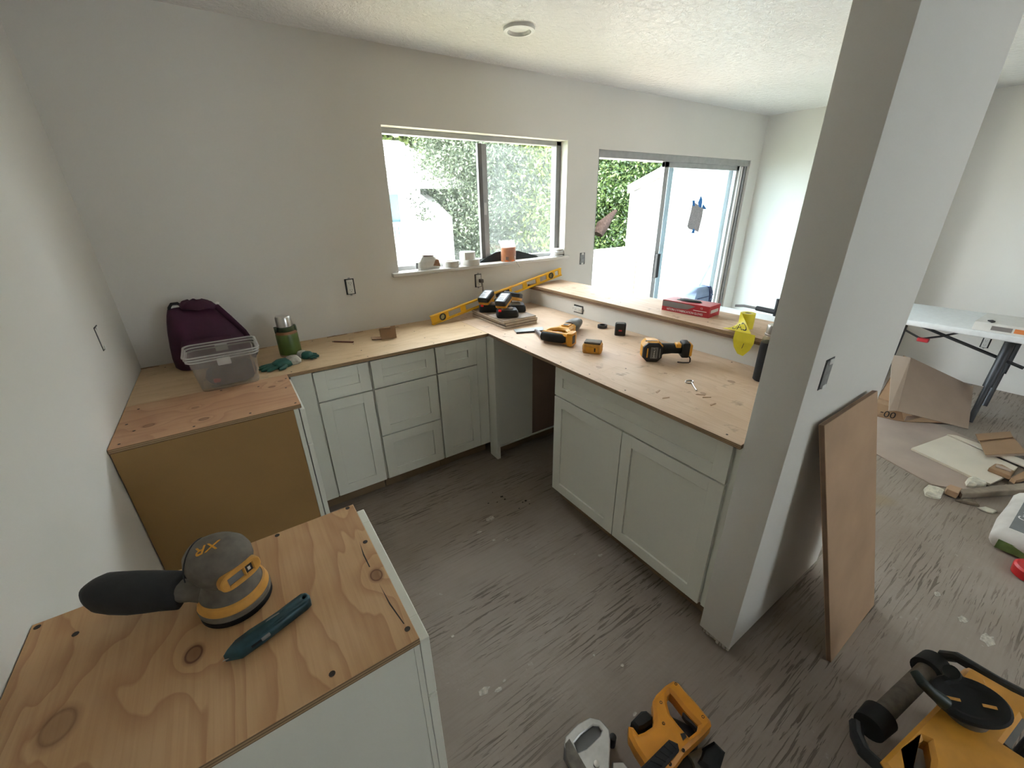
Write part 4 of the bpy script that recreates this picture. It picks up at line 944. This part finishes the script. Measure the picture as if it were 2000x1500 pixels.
B().prism([(1.205, -2.315), (1.34, -2.255), (1.40, -2.36), (1.26, -2.42)], .0, .05, (), .006).done('lower_body', 'charger_black', cs, world=True)
B().prism(pxp([(1372, 1460), (1395, 1446), (1417, 1468), (1408, 1498), (1385, 1505), (1362, 1488)], .07), .0, .075, (), .010).done('rear_cap', 'black_rubber', cs, world=True, smooth=True)
B().cyl(at(1350, 1492, 'z', .045), at(1380, 1480, 'z', .045), .022, .026).done('shaft_collar', 'dusty_grey', cs, world=True, smooth=True)
# blade guard / shoe beside it
sh = thing('saw_blade_guard', 'cast grey saw guard with a long slot lying beside the orange saw', 'saw guard', (1.08, -2.2, 0))
ZG = .085
so = pxp([(1102, 1455), (1105, 1438), (1128, 1414), (1152, 1401), (1172, 1405), (1190, 1425), (1192, 1445), (1190, 1512), (1150, 1516), (1118, 1480)], ZG)
si = pxp([(1121, 1450), (1134, 1434), (1158, 1416), (1170, 1418), (1176, 1426), (1172, 1436), (1146, 1462), (1128, 1470)], ZG)
B().prism(so, ZG-.012, ZG, [si], .003).done('guard_plate', 'cast_alu', sh, world=True, smooth=True)
B().prism(pxp([(1121, 1450), (1134, 1434), (1158, 1416), (1170, 1418), (1176, 1426), (1172, 1436), (1146, 1462), (1128, 1470)], ZG-.02), ZG-.03, ZG-.02).done('slot_floor', 'dusty_grey', sh, world=True)
B().prism(so, .0, ZG-.014, (), .004).done('guard_wall', 'grey_plastic', sh, world=True)
wl = pxp([(1104, 1455), (1112, 1446), (1150, 1512), (1124, 1516), (1106, 1488)], ZG); B().prism(wl, ZG-.001, ZG+.012, (), .003).done('raised_rib', 'dusty_grey', sh, world=True)
pq = at(1165, 1494, 'z', ZG); B().lathe([(.009, -.002), (.009, .007), (.005, .008)], 12, Matrix.Translation(pq)).done('pivot_bolt', 'steel', sh, world=True, smooth=True)
pq = at(1197, 1441, 'z', .04); B().lathe([(.011, -.04), (.011, .006), (.006, .008)], 12, Matrix.Translation(pq)).done('knob', 'charger_black', sh, world=True, smooth=True)
B().prism(pxp([(1196, 1488), (1218, 1488), (1235, 1512), (1196, 1512)], .03), 0, .03, (), .003).done('shoe_tab', 'cast_alu', sh, world=True)

# ---------------------------------------------------------------- table saw, lower right
ts = thing('jobsite_table_saw', 'yellow jobsite table saw with black tube cage and round adjusting wheel', 'table saw', (1.95, -2.82, 0))
ZT = .30
fo_ = pxp([(1722, 1484), (1838, 1368), (1850, 1330), (1886, 1302), (1895, 1300), (1975, 1345), (2090, 1400), (2060, 1620), (1800, 1620), (1745, 1515)], ZT)
h1 = pxp([(1770, 1470), (1806, 1442), (1815, 1446), (1822, 1480), (1815, 1530), (1782, 1530)], ZT)
h2 = pxp([(1962, 1450), (2000, 1398), (2060, 1420), (2040, 1500)], ZT)
B().prism(fo_, ZT-.055, ZT, [h1, h2], .010).done('front_frame', 'saw_yellow', ts, world=True, smooth=True)
bx_ = [Vector(p) for p in pxp([(1868, 1450), (1905, 1400), (1990, 1400), (2060, 1600), (1885, 1600)], ZT)]
B().prism([tuple(p) for p in bx_], .02, ZT-.07).done('motor_box', 'dusty_grey', ts, world=True)
B().prism(pxp([(1962, 1450), (2000, 1398), (2012, 1404), (1975, 1462)], ZT-.01), ZT-.03, ZT-.012).done('grey_insert', 'grey_plastic', ts, world=True)
# legs so that the frame stands on the floor
for u, v in ((1745, 1490), (1890, 1325), (2040, 1420), (1830, 1590)):
    p = at(u, v, 'z', ZT-.06); B().cyl((p.x, p.y, 0), (p.x, p.y, ZT-.056), .016).done('leg', 'black_plastic', ts, world=True)
# roller tube with rubber ends
ra, rb_ = at(1716, 1402, 'z', .20), at(1812, 1308, 'z', .20)
B().cyl(ra, rb_, .026, n=20).done('roller_tube', 'dusty_grey', ts, world=True, smooth=True)
for p, dd in ((ra, -1), (rb_, 1)):
    ax_ = (rb_-ra).normalized()*dd
    B().cyl(p-ax_*.01, p+ax_*.055, .042, .038, 24).done('rubber_end', 'black_rubber', ts, world=True, smooth=True)
pth = [at(u, v, 'z', z) for u, v, z in ((1672, 1416, .22), (1674, 1440, .25), (1688, 1470, .27), (1712, 1492, .27), (1745, 1520, .27), (1790, 1560, .27))]
B().tube(pth, .017, 10).done('cage_tube', 'charger_black', ts, world=True, smooth=True)
pth = [at(u, v, 'z', z) for u, v, z in ((1842, 1280, .22), (1870, 1284, .26), (1905, 1305, .28), (1950, 1332, .28), (2000, 1358, .28), (2070, 1395, .28))]
B().tube(pth, .016, 10).done('cage_tube', 'charger_black', ts, world=True, smooth=True)
wc = at(1892, 1370, 'z', ZT+.05)
Mw = frame3(wc, (.55, -.8, -.1), (-.30, .10, 1))
wh = B().lathe([(.030, -.030), (.062, -.014), (.078, -.004), (.082, .004), (.076, .012), (.060, .012), (.050, .006), (.0, .006)], 40, Mw, True, 1, .78).done('adjusting_wheel', 'black_rubber', ts, world=True, smooth=True)
for x in (-.034, .036): B().box(x-.014, x+.014, -.012, -.004, .011, .0135, .001, M=Mw).done('orange_mark', 'dusty_yellow', wh, world=True)
B().cyl(at(1882, 1400, 'z', ZT-.02), at(1886, 1385, 'z', ZT+.03), .05, .04, 24).done('wheel_hub', 'dusty_grey', ts, world=True, smooth=True)
B().cyl(at(1862, 1322, 'z', ZT+.04), at(1858, 1312, 'z', ZT+.085), .022, .018, 18).done('lock_knob', 'charger_black', ts, world=True, smooth=True)
B().tube([at(1786, 1312, 'z', ZT+.09), at(1800, 1332, 'z', ZT+.085), at(1820, 1352, 'z', ZT+.07), at(1845, 1372, 'z', ZT+.05)], [.011, .014, .014, .018], 12).done('crank_handle', 'dark_green_pole', ts, world=True, smooth=True)
B().prism(pxp([(1878, 1318), (1888, 1306), (1924, 1326), (1930, 1340), (1922, 1350), (1885, 1335)], ZT+.03), ZT-.002, ZT+.03, (), .006).done('bracket', 'saw_yellow', ts, world=True, smooth=True)
B().prism(pxp([(1862, 1452), (1888, 1440), (1900, 1470), (1898, 1520), (1862, 1520)], ZT-.01), ZT-.09, ZT-.012, (), .004).done('motor_block', 'cast_alu', ts, world=True, smooth=True)

# ---------------------------------------------------------------- right-hand floor: sheet, boards, cartons, wrappers, bag
def flat(name, label, cat, pix, m, z0, z1, ch=0, group=None):
    o = B().prism(pxp(pix, z1), z0, z1, (), ch).done(name, m); return tag(o, label, cat, group)
flat('hardboard_sheet', 'thin brown hardboard sheet flat on the subfloor under the carton', 'sheet', [(1640, 850), (1715, 888), (1820, 946), (1905, 962), (1960, 920), (1905, 860), (1760, 800), (1690, 800)], 'hardboard', 0, .006)
flat('cream_board', 'cream-white board offcut lying on the hardboard sheet', 'board', [(1780, 875), (1850, 850), (1988, 912), (1975, 925), (1935, 945), (1893, 928)], 'white_board', .0065, .022, .001)
flat('cream_strip', 'narrow cream strip lying behind the larger cream board', 'strip', [(1850, 848), (1868, 850), (2020, 905), (2010, 914)], 'white_board', .0225, .032, .001)
cbx = thing('cardboard_flap_piece', 'folded brown cardboard piece on top of the cream boards', 'cardboard', (4.72, -2.5, .03))
B().prism(pxp([(1912, 858), (1978, 852), (2006, 884), (1925, 888)], .05), .045, .049).done('panel', 'cardboard', cbx, world=True)
B().prism(pxp([(1906, 846), (1974, 841), (1979, 852), (1912, 859)], .065), .055, .059).done('back_flap', 'cardboard', cbx, world=True)
B().prism(pxp([(1925, 880), (2006, 876), (2008, 886), (1927, 889)], .045), .030, .045).done('front_flap', 'cardboard_grey', cbx, world=True)
cb2 = thing('crushed_carton', 'small crushed brown carton at the end of the cream board', 'box', (4.25, -2.6, .02))
B().prism(pxp([(1932, 913), (1944, 905), (1958, 907), (1982, 920), (1975, 930)], .05), .0225, .05, (), .003).done('box_end', 'cardboard', cb2, world=True)
B().prism(pxp([(1946, 908), (1976, 918), (1974, 922), (1944, 912)], .052), .050, .056).done('fold', 'cardboard_grey', cb2, world=True)
B().prism(pxp([(1975, 932), (2030, 905), (2030, 925), (1985, 938)], .05), .0225, .048).done('side_panel', 'cardboard', cb2, world=True)
st_ = thing('wood_batten', 'weathered wooden batten lying across the floor by the wrappers', 'batten', (4.0, -2.6, 0))
B().prism(pxp([(1872, 956), (1880, 966), (2040, 955), (2040, 940)], .04), .0066, .045, (), .004).done('batten', 'old_wood', st_, world=True)
B().prism(pxp([(1850, 949), (1856, 946), (1880, 954), (1872, 964), (1850, 955)], .045), .0066, .046, (), .003).done('broken_end', 'plank_brown', st_, world=True)
def wrapper(label, pix, m, z1, seed):
    P_ = pxp(pix, z1); cx_ = sum(p[0] for p in P_)/len(P_); cy_ = sum(p[1] for p in P_)/len(P_); rnd = random.Random(seed)
    rings = []
    for f, z in ((1, .001), (1.02, z1*.45), (.9, z1*.8), (.5, z1)):
        rings.append([(cx_+(x-cx_)*f*(1+rnd.uniform(-.06, .06)), cy_+(y-cy_)*f*(1+rnd.uniform(-.06, .06)), z*(1+rnd.uniform(-.15, .15))) for x, y in P_])
    o = B().loft(rings).done('plastic_wrapper', m); return tag(o, label, 'wrapper')
wrapper('shiny crumpled wrapper at the corner of the hardboard sheet', [(1808, 950), (1814, 944), (1830, 947), (1846, 955), (1840, 968), (1822, 965), (1810, 960)], 'wrapper', .03, 1)
o = wrapper('pale crumpled wrapper against the end of the cream board', [(1890, 932), (1900, 928), (1925, 936), (1930, 943), (1910, 944), (1893, 940)], 'wrapper', .045, 2)
wrapper('torn olive wrapper strip beside the batten', [(1868, 974), (1885, 971), (1905, 974), (1914, 984), (1900, 982), (1880, 978)], 'old_wood', .02, 3)
wrapper('thin torn strip lying in front of the cement bag', [(1910, 990), (1925, 988), (1948, 997), (1940, 1001), (1922, 996)], 'wrapper', .012, 4)
cbag = thing('cement_bag', 'paper thinset bag with grey band and green corner print on the floor', 'bag', (3.62, -2.76, 0))
q0, q1 = at(1932, 1048, 'z', .05), at(1985, 962, 'z', .10); ex = Vector((q1.x-q0.x, q1.y-q0.y, 0)).normalized(); ey = Vector((ex.y, -ex.x, 0)); BL = .56; BWd = .36
def bagrow(f, z): return [q0.to_3d().lerp(q0, 1)+ex*(.5+f*(px-.5))*BL+ey*(.5+f*(py-.5))*BWd+Vector((0, 0, z-q0.z)) for px, py in ((0, .04), (.04, 0), (.35, -.02), (.7, 0), (.96, 0), (1, .04), (1, .5), (1, .96), (.96, 1), (.5, 1.02), (.04, 1), (0, .96), (-.02, .5))]
B().loft([bagrow(.93, 0), bagrow(1.0, .03), bagrow(1.02, .06), bagrow(.94, .095), bagrow(.80, .108)]).done('sack', 'bag_paper', cbag, world=True, smooth=True, ang=50)
Mbag = frame3(q0+Vector((0, 0, .1085-q0.z)), ex, (0, 0, 1))
sgn_ = -1
gb = B().box(.06, .52, -.095, -.040, -.004, .0012, M=Mbag).done('grey_band', 'bag_grey', cbag, world=True)
text('bag_lettering', 'Custom', .052, frame3(q0+ex*.27+ey*.068+Vector((0, 0, .1104-q0.z)), ex, (0, 0, 1)), 'white_ink', gb)
B().box(.03, .17, .012, .062, -.010, .004, .001, M=frame3(q0-ex*.006+Vector((0, 0, -q0.z)), ey, -ex)).done('green_print', 'bag_green', cbag, world=True)
rd = thing('red_bucket_lid', 'red plastic ring on the floor beside the cement bag', 'lid', at(2014, 1128, 'z', 0)); rd.scale = (.55, .55, .9)
B().lathe([(.10, 0), (.12, .004), (.125, .05), (.11, .06), (.10, .05)], 28, cap=True).done('ring', 'red_plastic', rd, smooth=True)

# carton lying open
ctn = thing('open_carton', 'large open cardboard carton tipped on the hardboard sheet', 'box', (4.9, -2.05, .006))
def quadp(pts, th_, name, m):
    p = [Vector(x) for x in pts]; n = (p[1]-p[0]).cross(p[3]-p[0]).normalized()*th_
    return B().loft([p, [x+n for x in p]]).done(name, m, ctn, world=True)
D_, C_, A_ = at(1752, 803, 'z', .17), at(1890, 838, 'z', .02), at(1778, 699, 'z', .42)
pn_ = (C_-D_).cross(A_-D_); rr_ = ray(1900, 756); oo_ = Vector((CX, CY, CZ)); B__ = oo_+rr_*(pn_.dot(D_-oo_)/pn_.dot(rr_))
quadp([D_, C_, B__, A_], .005, 'raised_side', 'cardboard_grey')
E_ = at(1735, 803, 'z', .17); F_ = at(1742, 694, 'z', .42)
quadp([E_, D_, A_, F_], .005, 'end_panel', 'cardboard_grey')
g0_, g1_ = at(1706, 812, 'z', .006), at(1765, 824, 'z', .006); g2_, g3_ = at(1760, 800, 'z', .085), at(1706, 786, 'z', .085)
quadp([g0_, g1_, g2_, g3_], .005, 'printed_flap', 'cardboard')
bk = [g0_+Vector((.42, .10, 0)), C_+Vector((.05, .10, -.02))]
quadp([g0_, g1_, Vector((bk[1].x, bk[1].y, .008)), Vector((bk[0].x, bk[0].y, .008))], .004, 'bottom_panel', 'cardboard_inside')
quadp([Vector((bk[0].x, bk[0].y, .008)), Vector((bk[1].x, bk[1].y, .008)), B__+Vector((.03, .03, 0)), A_+Vector((.03, .05, 0))], .004, 'rear_panel', 'cardboard_inside')
tu = (g1_-g0_).normalized(); tn = tu.cross(Vector((0, 0, 1))).normalized()
if tn.dot(Vector((CX, CY, 0))-g0_) < 0: tn = -tn
text('carton_lettering', '00-', .075, frame3(g0_.lerp(g1_, .42)+Vector((0, 0, .042))+tn*.009, -tu, tn), 'black_ink', ctn)
quadp([g1_+Vector((0, 0, .01)), g1_+Vector((.10, -.10, .06)), g1_+Vector((.11, -.09, .08)), g1_+Vector((.01, 0, .05))], .004, 'torn_corner', 'cardboard_grey')

# folding tables
def ftable(label, x0, x1, y0, y1, z):
    t = thing('folding_table', label, 'table', ((x0+x1)/2, (y0+y1)/2, 0))
    B().box(x0, x1, y0, y1, z-.045, z, .010, 3).done('table_top', 'table_plastic', t, world=True, smooth=True)
    return t
TZ = .74
tB = ftable('white folding table by the right wall with black splayed legs', 4.845, 5.60, -2.95, -1.55, TZ)
for xx, yy in ((5.0, -2.33), (5.48, -2.33)):
    lt0 = at(1984, 648, 'z', TZ-.045); lf0 = at(1893, 824, 'z', 0); sh_ = Vector((xx-5.0, 0, 0)); lm0 = lt0.lerp(lf0, .60)
    B().cyl(lt0+sh_, lm0+sh_, .030, .028).done('upper_leg', 'table_leg', tB, world=True, smooth=True)
    B().cyl(lt0.lerp(lf0, .58)+sh_, lf0+sh_, .019, .019).done('lower_leg', 'table_leg', tB, world=True, smooth=True)
for xx in (4.95, 5.48): B().cyl((xx, -1.64, 0), (xx, -1.66, TZ-.045), .019).done('leg', 'table_leg', tB, world=True, smooth=True)
B().cyl((5.24, -1.62, TZ-.06), (5.24, -2.44, .44), .012).done('brace', 'table_leg', tB, world=True, smooth=True)
B().tube([(4.95, -1.60, TZ-.06), (4.96, -1.75, TZ-.10), (4.98, -1.88, TZ-.16), (5.0, -1.98, TZ-.12), (5.0, -2.10, TZ-.05)], .008, 8).done('hanging_strap', 'black_cloth', tB, world=True, smooth=True)
B().box(4.955, 5.0, -1.93, -1.86, TZ-.18, TZ-.15, .006).done('red_clip', 'red_box', tB, world=True)
tA = ftable('dusty white folding table between the bar ledge and the sliding door', 3.42, 4.16, -1.50, -.36, TZ)
for xx, yy in ((3.52, -.46), (4.06, -.46), (3.52, -1.40), (4.06, -1.40)): B().cyl((xx, yy, 0), (xx, yy, TZ-.045), .015).done('leg', 'table_leg', tA, world=True)
# things on the tables
pb = thing('tile_carton', 'white printed carton with dark debris on the far folding table', 'box', (5.0, -2.55, TZ))
B().box(4.862, 5.25, -2.93, -2.14, TZ, TZ+.062, .002).done('carton', 'white_paper', pb, world=True)
for i, (y, w_, m_) in enumerate(((-2.28, .05, 'grey_print'), (-2.40, .06, 'orange_box'), (-2.50, .05, 'grey_print'))): B().box(4.8605, 4.862, y-w_, y+w_, TZ+.015, TZ+.045).done('side_print', m_, pb, world=True)
for i in range(7):
    x, y = random.uniform(4.9, 5.2), random.uniform(-2.85, -2.2)
    B().prism([(x-.04, y-.01), (x, y-.02), (x+.04, y), (x+.01, y+.02)], TZ+.0622, TZ+.070).done('debris', ('charger_black', 'white_paper', 'rust_band')[i % 3], pb, world=True)
bg_ = thing('blue_soft_bag', 'light blue soft bag with patterned navy side standing on the dusty table', 'bag', (3.98, -.50, TZ))
b0 = at(1350, 585, 'y', -.50); 
B().loft([[(x, y, z) for x, y in ((-.13, -.06), (.10, -.06), (.10, .06), (-.13, .06))] for z in (0, .02)] + [[(x*f+dx, y*f2, z) for x, y in ((-.13, -.06), (.10, -.06), (.10, .06), (-.13, .06))] for z, f, f2, dx in ((.10, .92, .95, .0), (.155, .78, .8, .012), (.175, .62, .5, .015))]).done('soft_body', 'blue_nylon', bg_, smooth=True, ang=70)
B().loft([[(x, y, 0) for x, y in ((.101, -.062), (.16, -.05), (.16, .05), (.101, .062))], [(x, y, .12) for x, y in ((.101, -.062), (.16, -.05), (.16, .05), (.101, .062))], [(x, y, .172) for x, y in ((.085, -.05), (.13, -.04), (.13, .04), (.085, .05))]]).done('navy_side', 'navy_nylon', bg_, smooth=True)
for i in range(4): B().box(.118+.018*(i % 2), .128+.018*(i % 2), -.064, -.058, .05+.04*(i//2), .065+.04*(i//2)).done('pattern_mark', 'blue_nylon', bg_)
B().tube([(-.09, -.062, .085), (.08, -.061, .088)], .003, 6).done('seam', 'navy_nylon', bg_)
cl = thing('bar_clamp', 'black bar clamp lying on the dusty white folding table', 'clamp', (3.95, -1.0, TZ))
ca, cb_, cc = at(1436, 597, 'z', TZ+.03), at(1478, 602, 'z', TZ+.03), at(1515, 610, 'z', TZ+.03)
B().tube([ca, ca.lerp(cb_, .4)+Vector((0, 0, .008)), cb_, cc], [.012, .012, .011, .014], 10).done('bar', 'dark_alu', cl, world=True, smooth=True)
B().cyl(cb_, cc, .020, .020, 14).done('grip', 'black_rubber', cl, world=True, smooth=True)
B().cyl((cc.x, cc.y, TZ), (cc.x, cc.y, TZ+.14), .016).done('jaw', 'charger_black', cl, world=True)
wc_ = thing('white_bench', 'white bench unit with upright panel against the right wall', 'cabinet', (5.35, -.8, 0))
B().box(5.14, XR-.002, -1.30, -.43, .575, .63, .008, 3).done('bench_top', 'white_vinyl', wc_, world=True, smooth=True)
B().box(5.28, XR-.003, -1.25, -.50, 0, .574, .002).done('bench_body', 'white_vinyl', wc_, world=True)
B().box(5.50, XR-.002, -1.28, -.56, .6305, 1.0, .006).done('upright_panel', 'white_vinyl', wc_, world=True)

# ---------------------------------------------------------------- balcony
struct(B().box(2.2, 5.6, .14, 1.75, -.22, -.04).done('balcony_floor', 'stucco_cream'))
ww = struct(B().prism([(.14, -.22), (1.60, -.22), (1.60, 1.755), (1.40, 1.83), (.14, 2.28)], 0, .16, M=Matrix(((0, 0, 1, 5.42), (1, 0, 0, 0), (0, 1, 0, 0), (0, 0, 0, 1)))).done('wall_balcony', 'stucco_white'))
cap = B(); a_, c_ = Vector((5.36, 1.66, 1.745)), Vector((5.36, .14, 2.29)); cap.loft([[a_, a_+Vector((.26, 0, 0)), a_+Vector((.26, 0, .10)), a_+Vector((0, 0, .10))], [c_, c_+Vector((.26, 0, 0)), c_+Vector((.26, 0, .10)), c_+Vector((0, 0, .10))]]); cap.done('sloped_cap', 'trim_white', ww)
B().box(5.395, 5.60, 1.50, 1.64, -.2, 1.77, .004).done('corner_trim', 'trim_white', ww)
brl = thing('balcony_railing', 'white balcony railing with vertical slats over a stucco panel', 'railing', (4.4, 1.5, -.04))
B().box(2.6, 5.36, 1.42, 1.56, 1.0, 1.045, .004).done('cap_rail', 'trim_white', brl, world=True)
B().box(2.6, 5.36, 1.46, 1.52, .91, .9995, .003).done('top_rail', 'trim_white', brl, world=True)
B().box(2.6, 5.36, 1.45, 1.53, .60, .66, .003).done('bottom_rail', 'trim_white', brl, world=True)
B().box(2.6, 5.36, 1.44, 1.54, -.04, .5995).done('stucco_panel', 'stucco_cream', brl, world=True)
B().box(5.28, 5.39, 1.41, 1.57, -.04, .999, .004).done('end_post', 'stucco_cream', brl, world=True)
proto = None
for i in range(32):
    x = 2.66+i*.082
    if proto is None: proto = B().box(-.022, .022, 1.47, 1.51, .66, .91, .002).done('baluster', 'trim_white', brl, world=False); me_ = proto.data; proto.location = (x-4.4, -1.5, .04)
    else:
        o = proto.copy(); COL.objects.link(o); o.parent = brl; o.location = (x-4.4, -1.5, .04)
pol = thing('leaning_pole', 'thin grey pole leaning against the balcony wall behind the glass door', 'pole', (5.41, .9, -.04))
pa, pb2 = at(1345, 600, 'x', 5.40), at(1420, 448, 'x', 5.40)
dd = (pa-pb2).normalized(); pf = pb2+dd*((pb2.z+.04)/-dd.z)
B().cyl(pf+Vector((-.03, 0, .0)), pb2+Vector((0, 0, 0)), .018).done('pole', 'box_metal', pol, world=True, smooth=True)
ptb = thing('outdoor_crate', 'white lattice crate standing on the balcony floor', 'crate', (4.45, 1.1, -.04))
B().box(4.15, 4.80, .92, 1.32, -.04, .44, .01).done('crate_body', 'white_vinyl', ptb, world=True)
for i in range(7):
    B().box(4.17+i*.09, 4.19+i*.09, .93, 1.31, .44, .455, .002).done('lattice_slat', 'trim_white', ptb, world=True)

# ---------------------------------------------------------------- neighbouring building
nbm = thing('neighbour_building', 'cream apartment building with shingle roof and slatted balcony across the garden', 'building', (4.0, 7, -3))
YN = 6.0
def nbx(u, v, y=YN): return at(u, v, 'y', y)
pR = nbx(876, 445).x; zRt = nbx(822, 438).z; zRb = nbx(822, 470).z
B().box(-1, nbx(822, 400, YN+1.2).x, YN+1.2, YN+1.4, -3, 2.6).done('facade', 'stucco_white', nbm, world=True)
B().box(nbx(822, 400, YN+1.2).x, pR+.05, YN+2.0, YN+2.2, -3, 2.6).done('recess_wall', 'stucco_white', nbm, world=True)
B().box(nbx(822, 400, YN+1.2).x, nbx(822, 400, YN+1.2).x+.02, YN+1.2, YN+2.0, -3, 2.6).done('recess_return', 'stucco_white', nbm, world=True)
B().prism([(YN, -3), (YN+2.2, -3), (YN+2.2, 2.2), (YN+.8, 1.75), (YN, zRt+.12)], 0, .16, M=Matrix(((0, 0, 1, pR-.06), (1, 0, 0, 0), (0, 1, 0, 0), (0, 0, 0, 1)))).done('wing_wall', 'trim_white', nbm, world=True)
B().box(-1, pR, YN+.02, YN+.14, -3, zRb-.05).done('balcony_apron', 'stucco_white', nbm, world=True)
B().box(-1, pR-.04, YN-.03, YN+.17, zRt-.02, zRt+.05, .004).done('rail_cap', 'trim_white', nbm, world=True)
B().box(-1, pR-.04, YN, YN+.13, zRb-.06, zRb, .004).done('rail_base', 'trim_white', nbm, world=True)
B().box(-1, pR, YN-.01, YN+2.0, zRb-.75, zRb-.62).done('balcony_slab', 'stucco_white', nbm, world=True)
pr2 = None
for i in range(22):
    x = pR-.12-i*.085
    if pr2 is None: pr2 = B().box(-.024, .024, YN+.03, YN+.09, zRb, zRt-.02).done('baluster', 'trim_white', nbm); 
    else: pr2b = pr2.copy(); COL.objects.link(pr2b); pr2b.parent = nbm
    (pr2 if i == 0 else pr2b).location = (x-4.0, -7, 3)
wxa, wxb = nbx(752, 380, YN+1.19), nbx(783, 444, YN+1.19)
f_ = B().box(wxa.x-.6, wxb.x+.10, YN+1.12, YN+1.2, wxb.z-.25, wxa.z+.12, .004).done('window_frame', 'trim_white', nbm, world=True)
B().box(wxa.x-.5, wxb.x-.02, YN+1.10, YN+1.125, wxb.z-.2, wxa.z).done('window_glass', 'window_blue', f_, world=True)
ev = nbx(760, 352, YN+.6); rt = nbx(752, 298, YN+2.6)
rf = B().loft([[(-1.5, YN+.5, ev.z), (5.4, YN+.5, ev.z), (5.4, YN+.5, ev.z-.10), (-1.5, YN+.5, ev.z-.10)], [(-1.5, YN+3.2, rt.z+.35), (5.0, YN+3.2, rt.z+.35), (5.0, YN+3.2, rt.z+.2), (-1.5, YN+3.2, rt.z+.2)]]).done('roof', 'roof_grey', nbm, world=True)
nrow = 12
for i in range(nrow):
    t = i/nrow; y0 = YN+.5+2.7*t; z0 = ev.z+(rt.z+.35-ev.z)*t
    B().box(-1.5, 5.4-.4*t, y0-.02, y0+.21, z0+.0, z0+.03).done('shingle_row', 'roof_grey', rf, world=True)
B().box(-1.5, 5.42, YN+.42, YN+.5, ev.z-.16, ev.z+.02).done('gutter', 'trim_white', nbm, world=True)
struct(B().box(-30, 60, .3, 80, -3.2, -3.0).done('ground', 'bush_floor'))

# ---------------------------------------------------------------- trees
def leaves(name, mname, par, clumps, per, size, seed, spread=.24):
    rs_ = np.random.RandomState(seed); cl_ = np.array(clumps)
    c_ = np.repeat(cl_, per, 0); n = len(c_)
    p = c_+rs_.normal(0, spread, (n, 3))*np.array([1, 1, .8])
    d = rs_.normal(0, 1, (n, 3)); d /= np.linalg.norm(d, axis=1)[:, None]
    e = np.cross(d, rs_.normal(0, 1, (n, 3))); e /= np.linalg.norm(e, axis=1)[:, None]
    s_ = size*rs_.uniform(.6, 1.3, n)[:, None]
    v = np.stack([p-d*s_, p+e*s_*.45, p+d*s_, p-e*s_*.45], 1).reshape(-1, 3)
    v = v-np.array(PM[par.name].translation)
    me = bpy.data.meshes.new(name); me.vertices.add(len(v)); me.vertices.foreach_set('co', v.astype(np.float32).ravel())
    me.loops.add(4*n); me.loops.foreach_set('vertex_index', np.arange(4*n, dtype=np.int32))
    me.polygons.add(n); me.polygons.foreach_set('loop_start', np.arange(0, 4*n, 4, dtype=np.int32)); me.polygons.foreach_set('loop_total', np.full(n, 4, np.int32))
    me.update(); me.materials.append(MATS[mname])
    o = bpy.data.objects.new(name, me); COL.objects.link(o); o.parent = par; o['kind'] = 'stuff'; return o
def tree(label, c, r, mname, ncl, per, size, seed, trunk=(0, 0), spread=.24, cat='tree', group=None):
    base = (c[0]+trunk[0], c[1]+trunk[1], -3)
    t = thing('garden_tree', label, cat, base, group=group)
    rs_ = np.random.RandomState(seed); d = rs_.normal(0, 1, (ncl, 3)); d /= np.linalg.norm(d, axis=1)[:, None]
    rad = rs_.uniform(.25, 1, ncl)**.45
    cl_ = np.array(c)+d*rad[:, None]*np.array(r)
    leaves('foliage', mname, t, cl_, per, size, seed+1, spread)
    top_ = Vector(c)-Vector(base)
    B().tube([(0, 0, 0), top_*.4+Vector((.1, 0, 0)), top_*.8, top_+Vector((0, 0, r[2]*.4))], [.16, .13, .09, .03], 10).done('trunk', 'bark', t, smooth=True)
    for k in range(5):
        e = Vector(tuple(cl_[k*7]))-Vector(base); B().tube([top_*.6, (top_*.6).lerp(e, .5)+Vector((0, 0, .1)), e], [.07, .05, .015], 8).done('branch', 'bark', t, smooth=True)
    return t
tree('grey-green small-leaved oak filling the kitchen window', (6.3, 6.6, 2.3), (1.95, 1.4, 2.0), 'leaf_grey', 420, 210, .036, 21, (.3, 1.0), .20)
tree('lower grey-green thicket below the oak in the kitchen window', (6.9, 7.4, -.2), (1.9, 1.2, 1.5), 'leaf_grey', 260, 190, .042, 31, (0, .5), .24)
tree('yellow-green broad-leaved tree at the right of the kitchen window', tuple(at(1062, 375, 'y', 5.4)), (.62, .5, 1.25), 'leaf_bright', 90, 95, .05, 41, (0, .8), .24)
tree('bright green tree above the neighbouring roof', (5.5, 12.5, 4.8), (3.4, 1.6, 2.4), 'leaf_bright', 220, 110, .11, 51, (0, .5), .36)
gt = tree('glossy deep green tree outside the open sliding door', (11.6, 7.3, 2.3), (2.3, 1.7, 2.3), 'leaf_deep', 380, 170, .058, 61, (-.2, .5), .26)
tree('low dark hedge tree under the glossy tree outside the door', (11.2, 7.0, -.3), (2.6, 1.4, 1.5), 'leaf_deep', 250, 150, .062, 71, (0, .5), .28)
tree('pale background tree behind the garden', (10.5, 13.5, 2.4), (5.5, 1.8, 4.6), 'leaf_grey', 420, 100, .13, 81, (0, .5), .45)
tree('bright background tree behind the sliding door', (18.5, 12.5, 2.4), (4.5, 1.8, 4.6), 'leaf_bright', 360, 100, .13, 91, (0, .5), .45)
B().tube([at(1168, 458, 'y', 5.75), at(1176, 442, 'y', 5.75), at(1188, 428, 'y', 5.8), at(1202, 412, 'y', 5.9)], [.13, .17, .11, .05], 12).done('broken_limb', 'bark', gt, world=True, smooth=True)
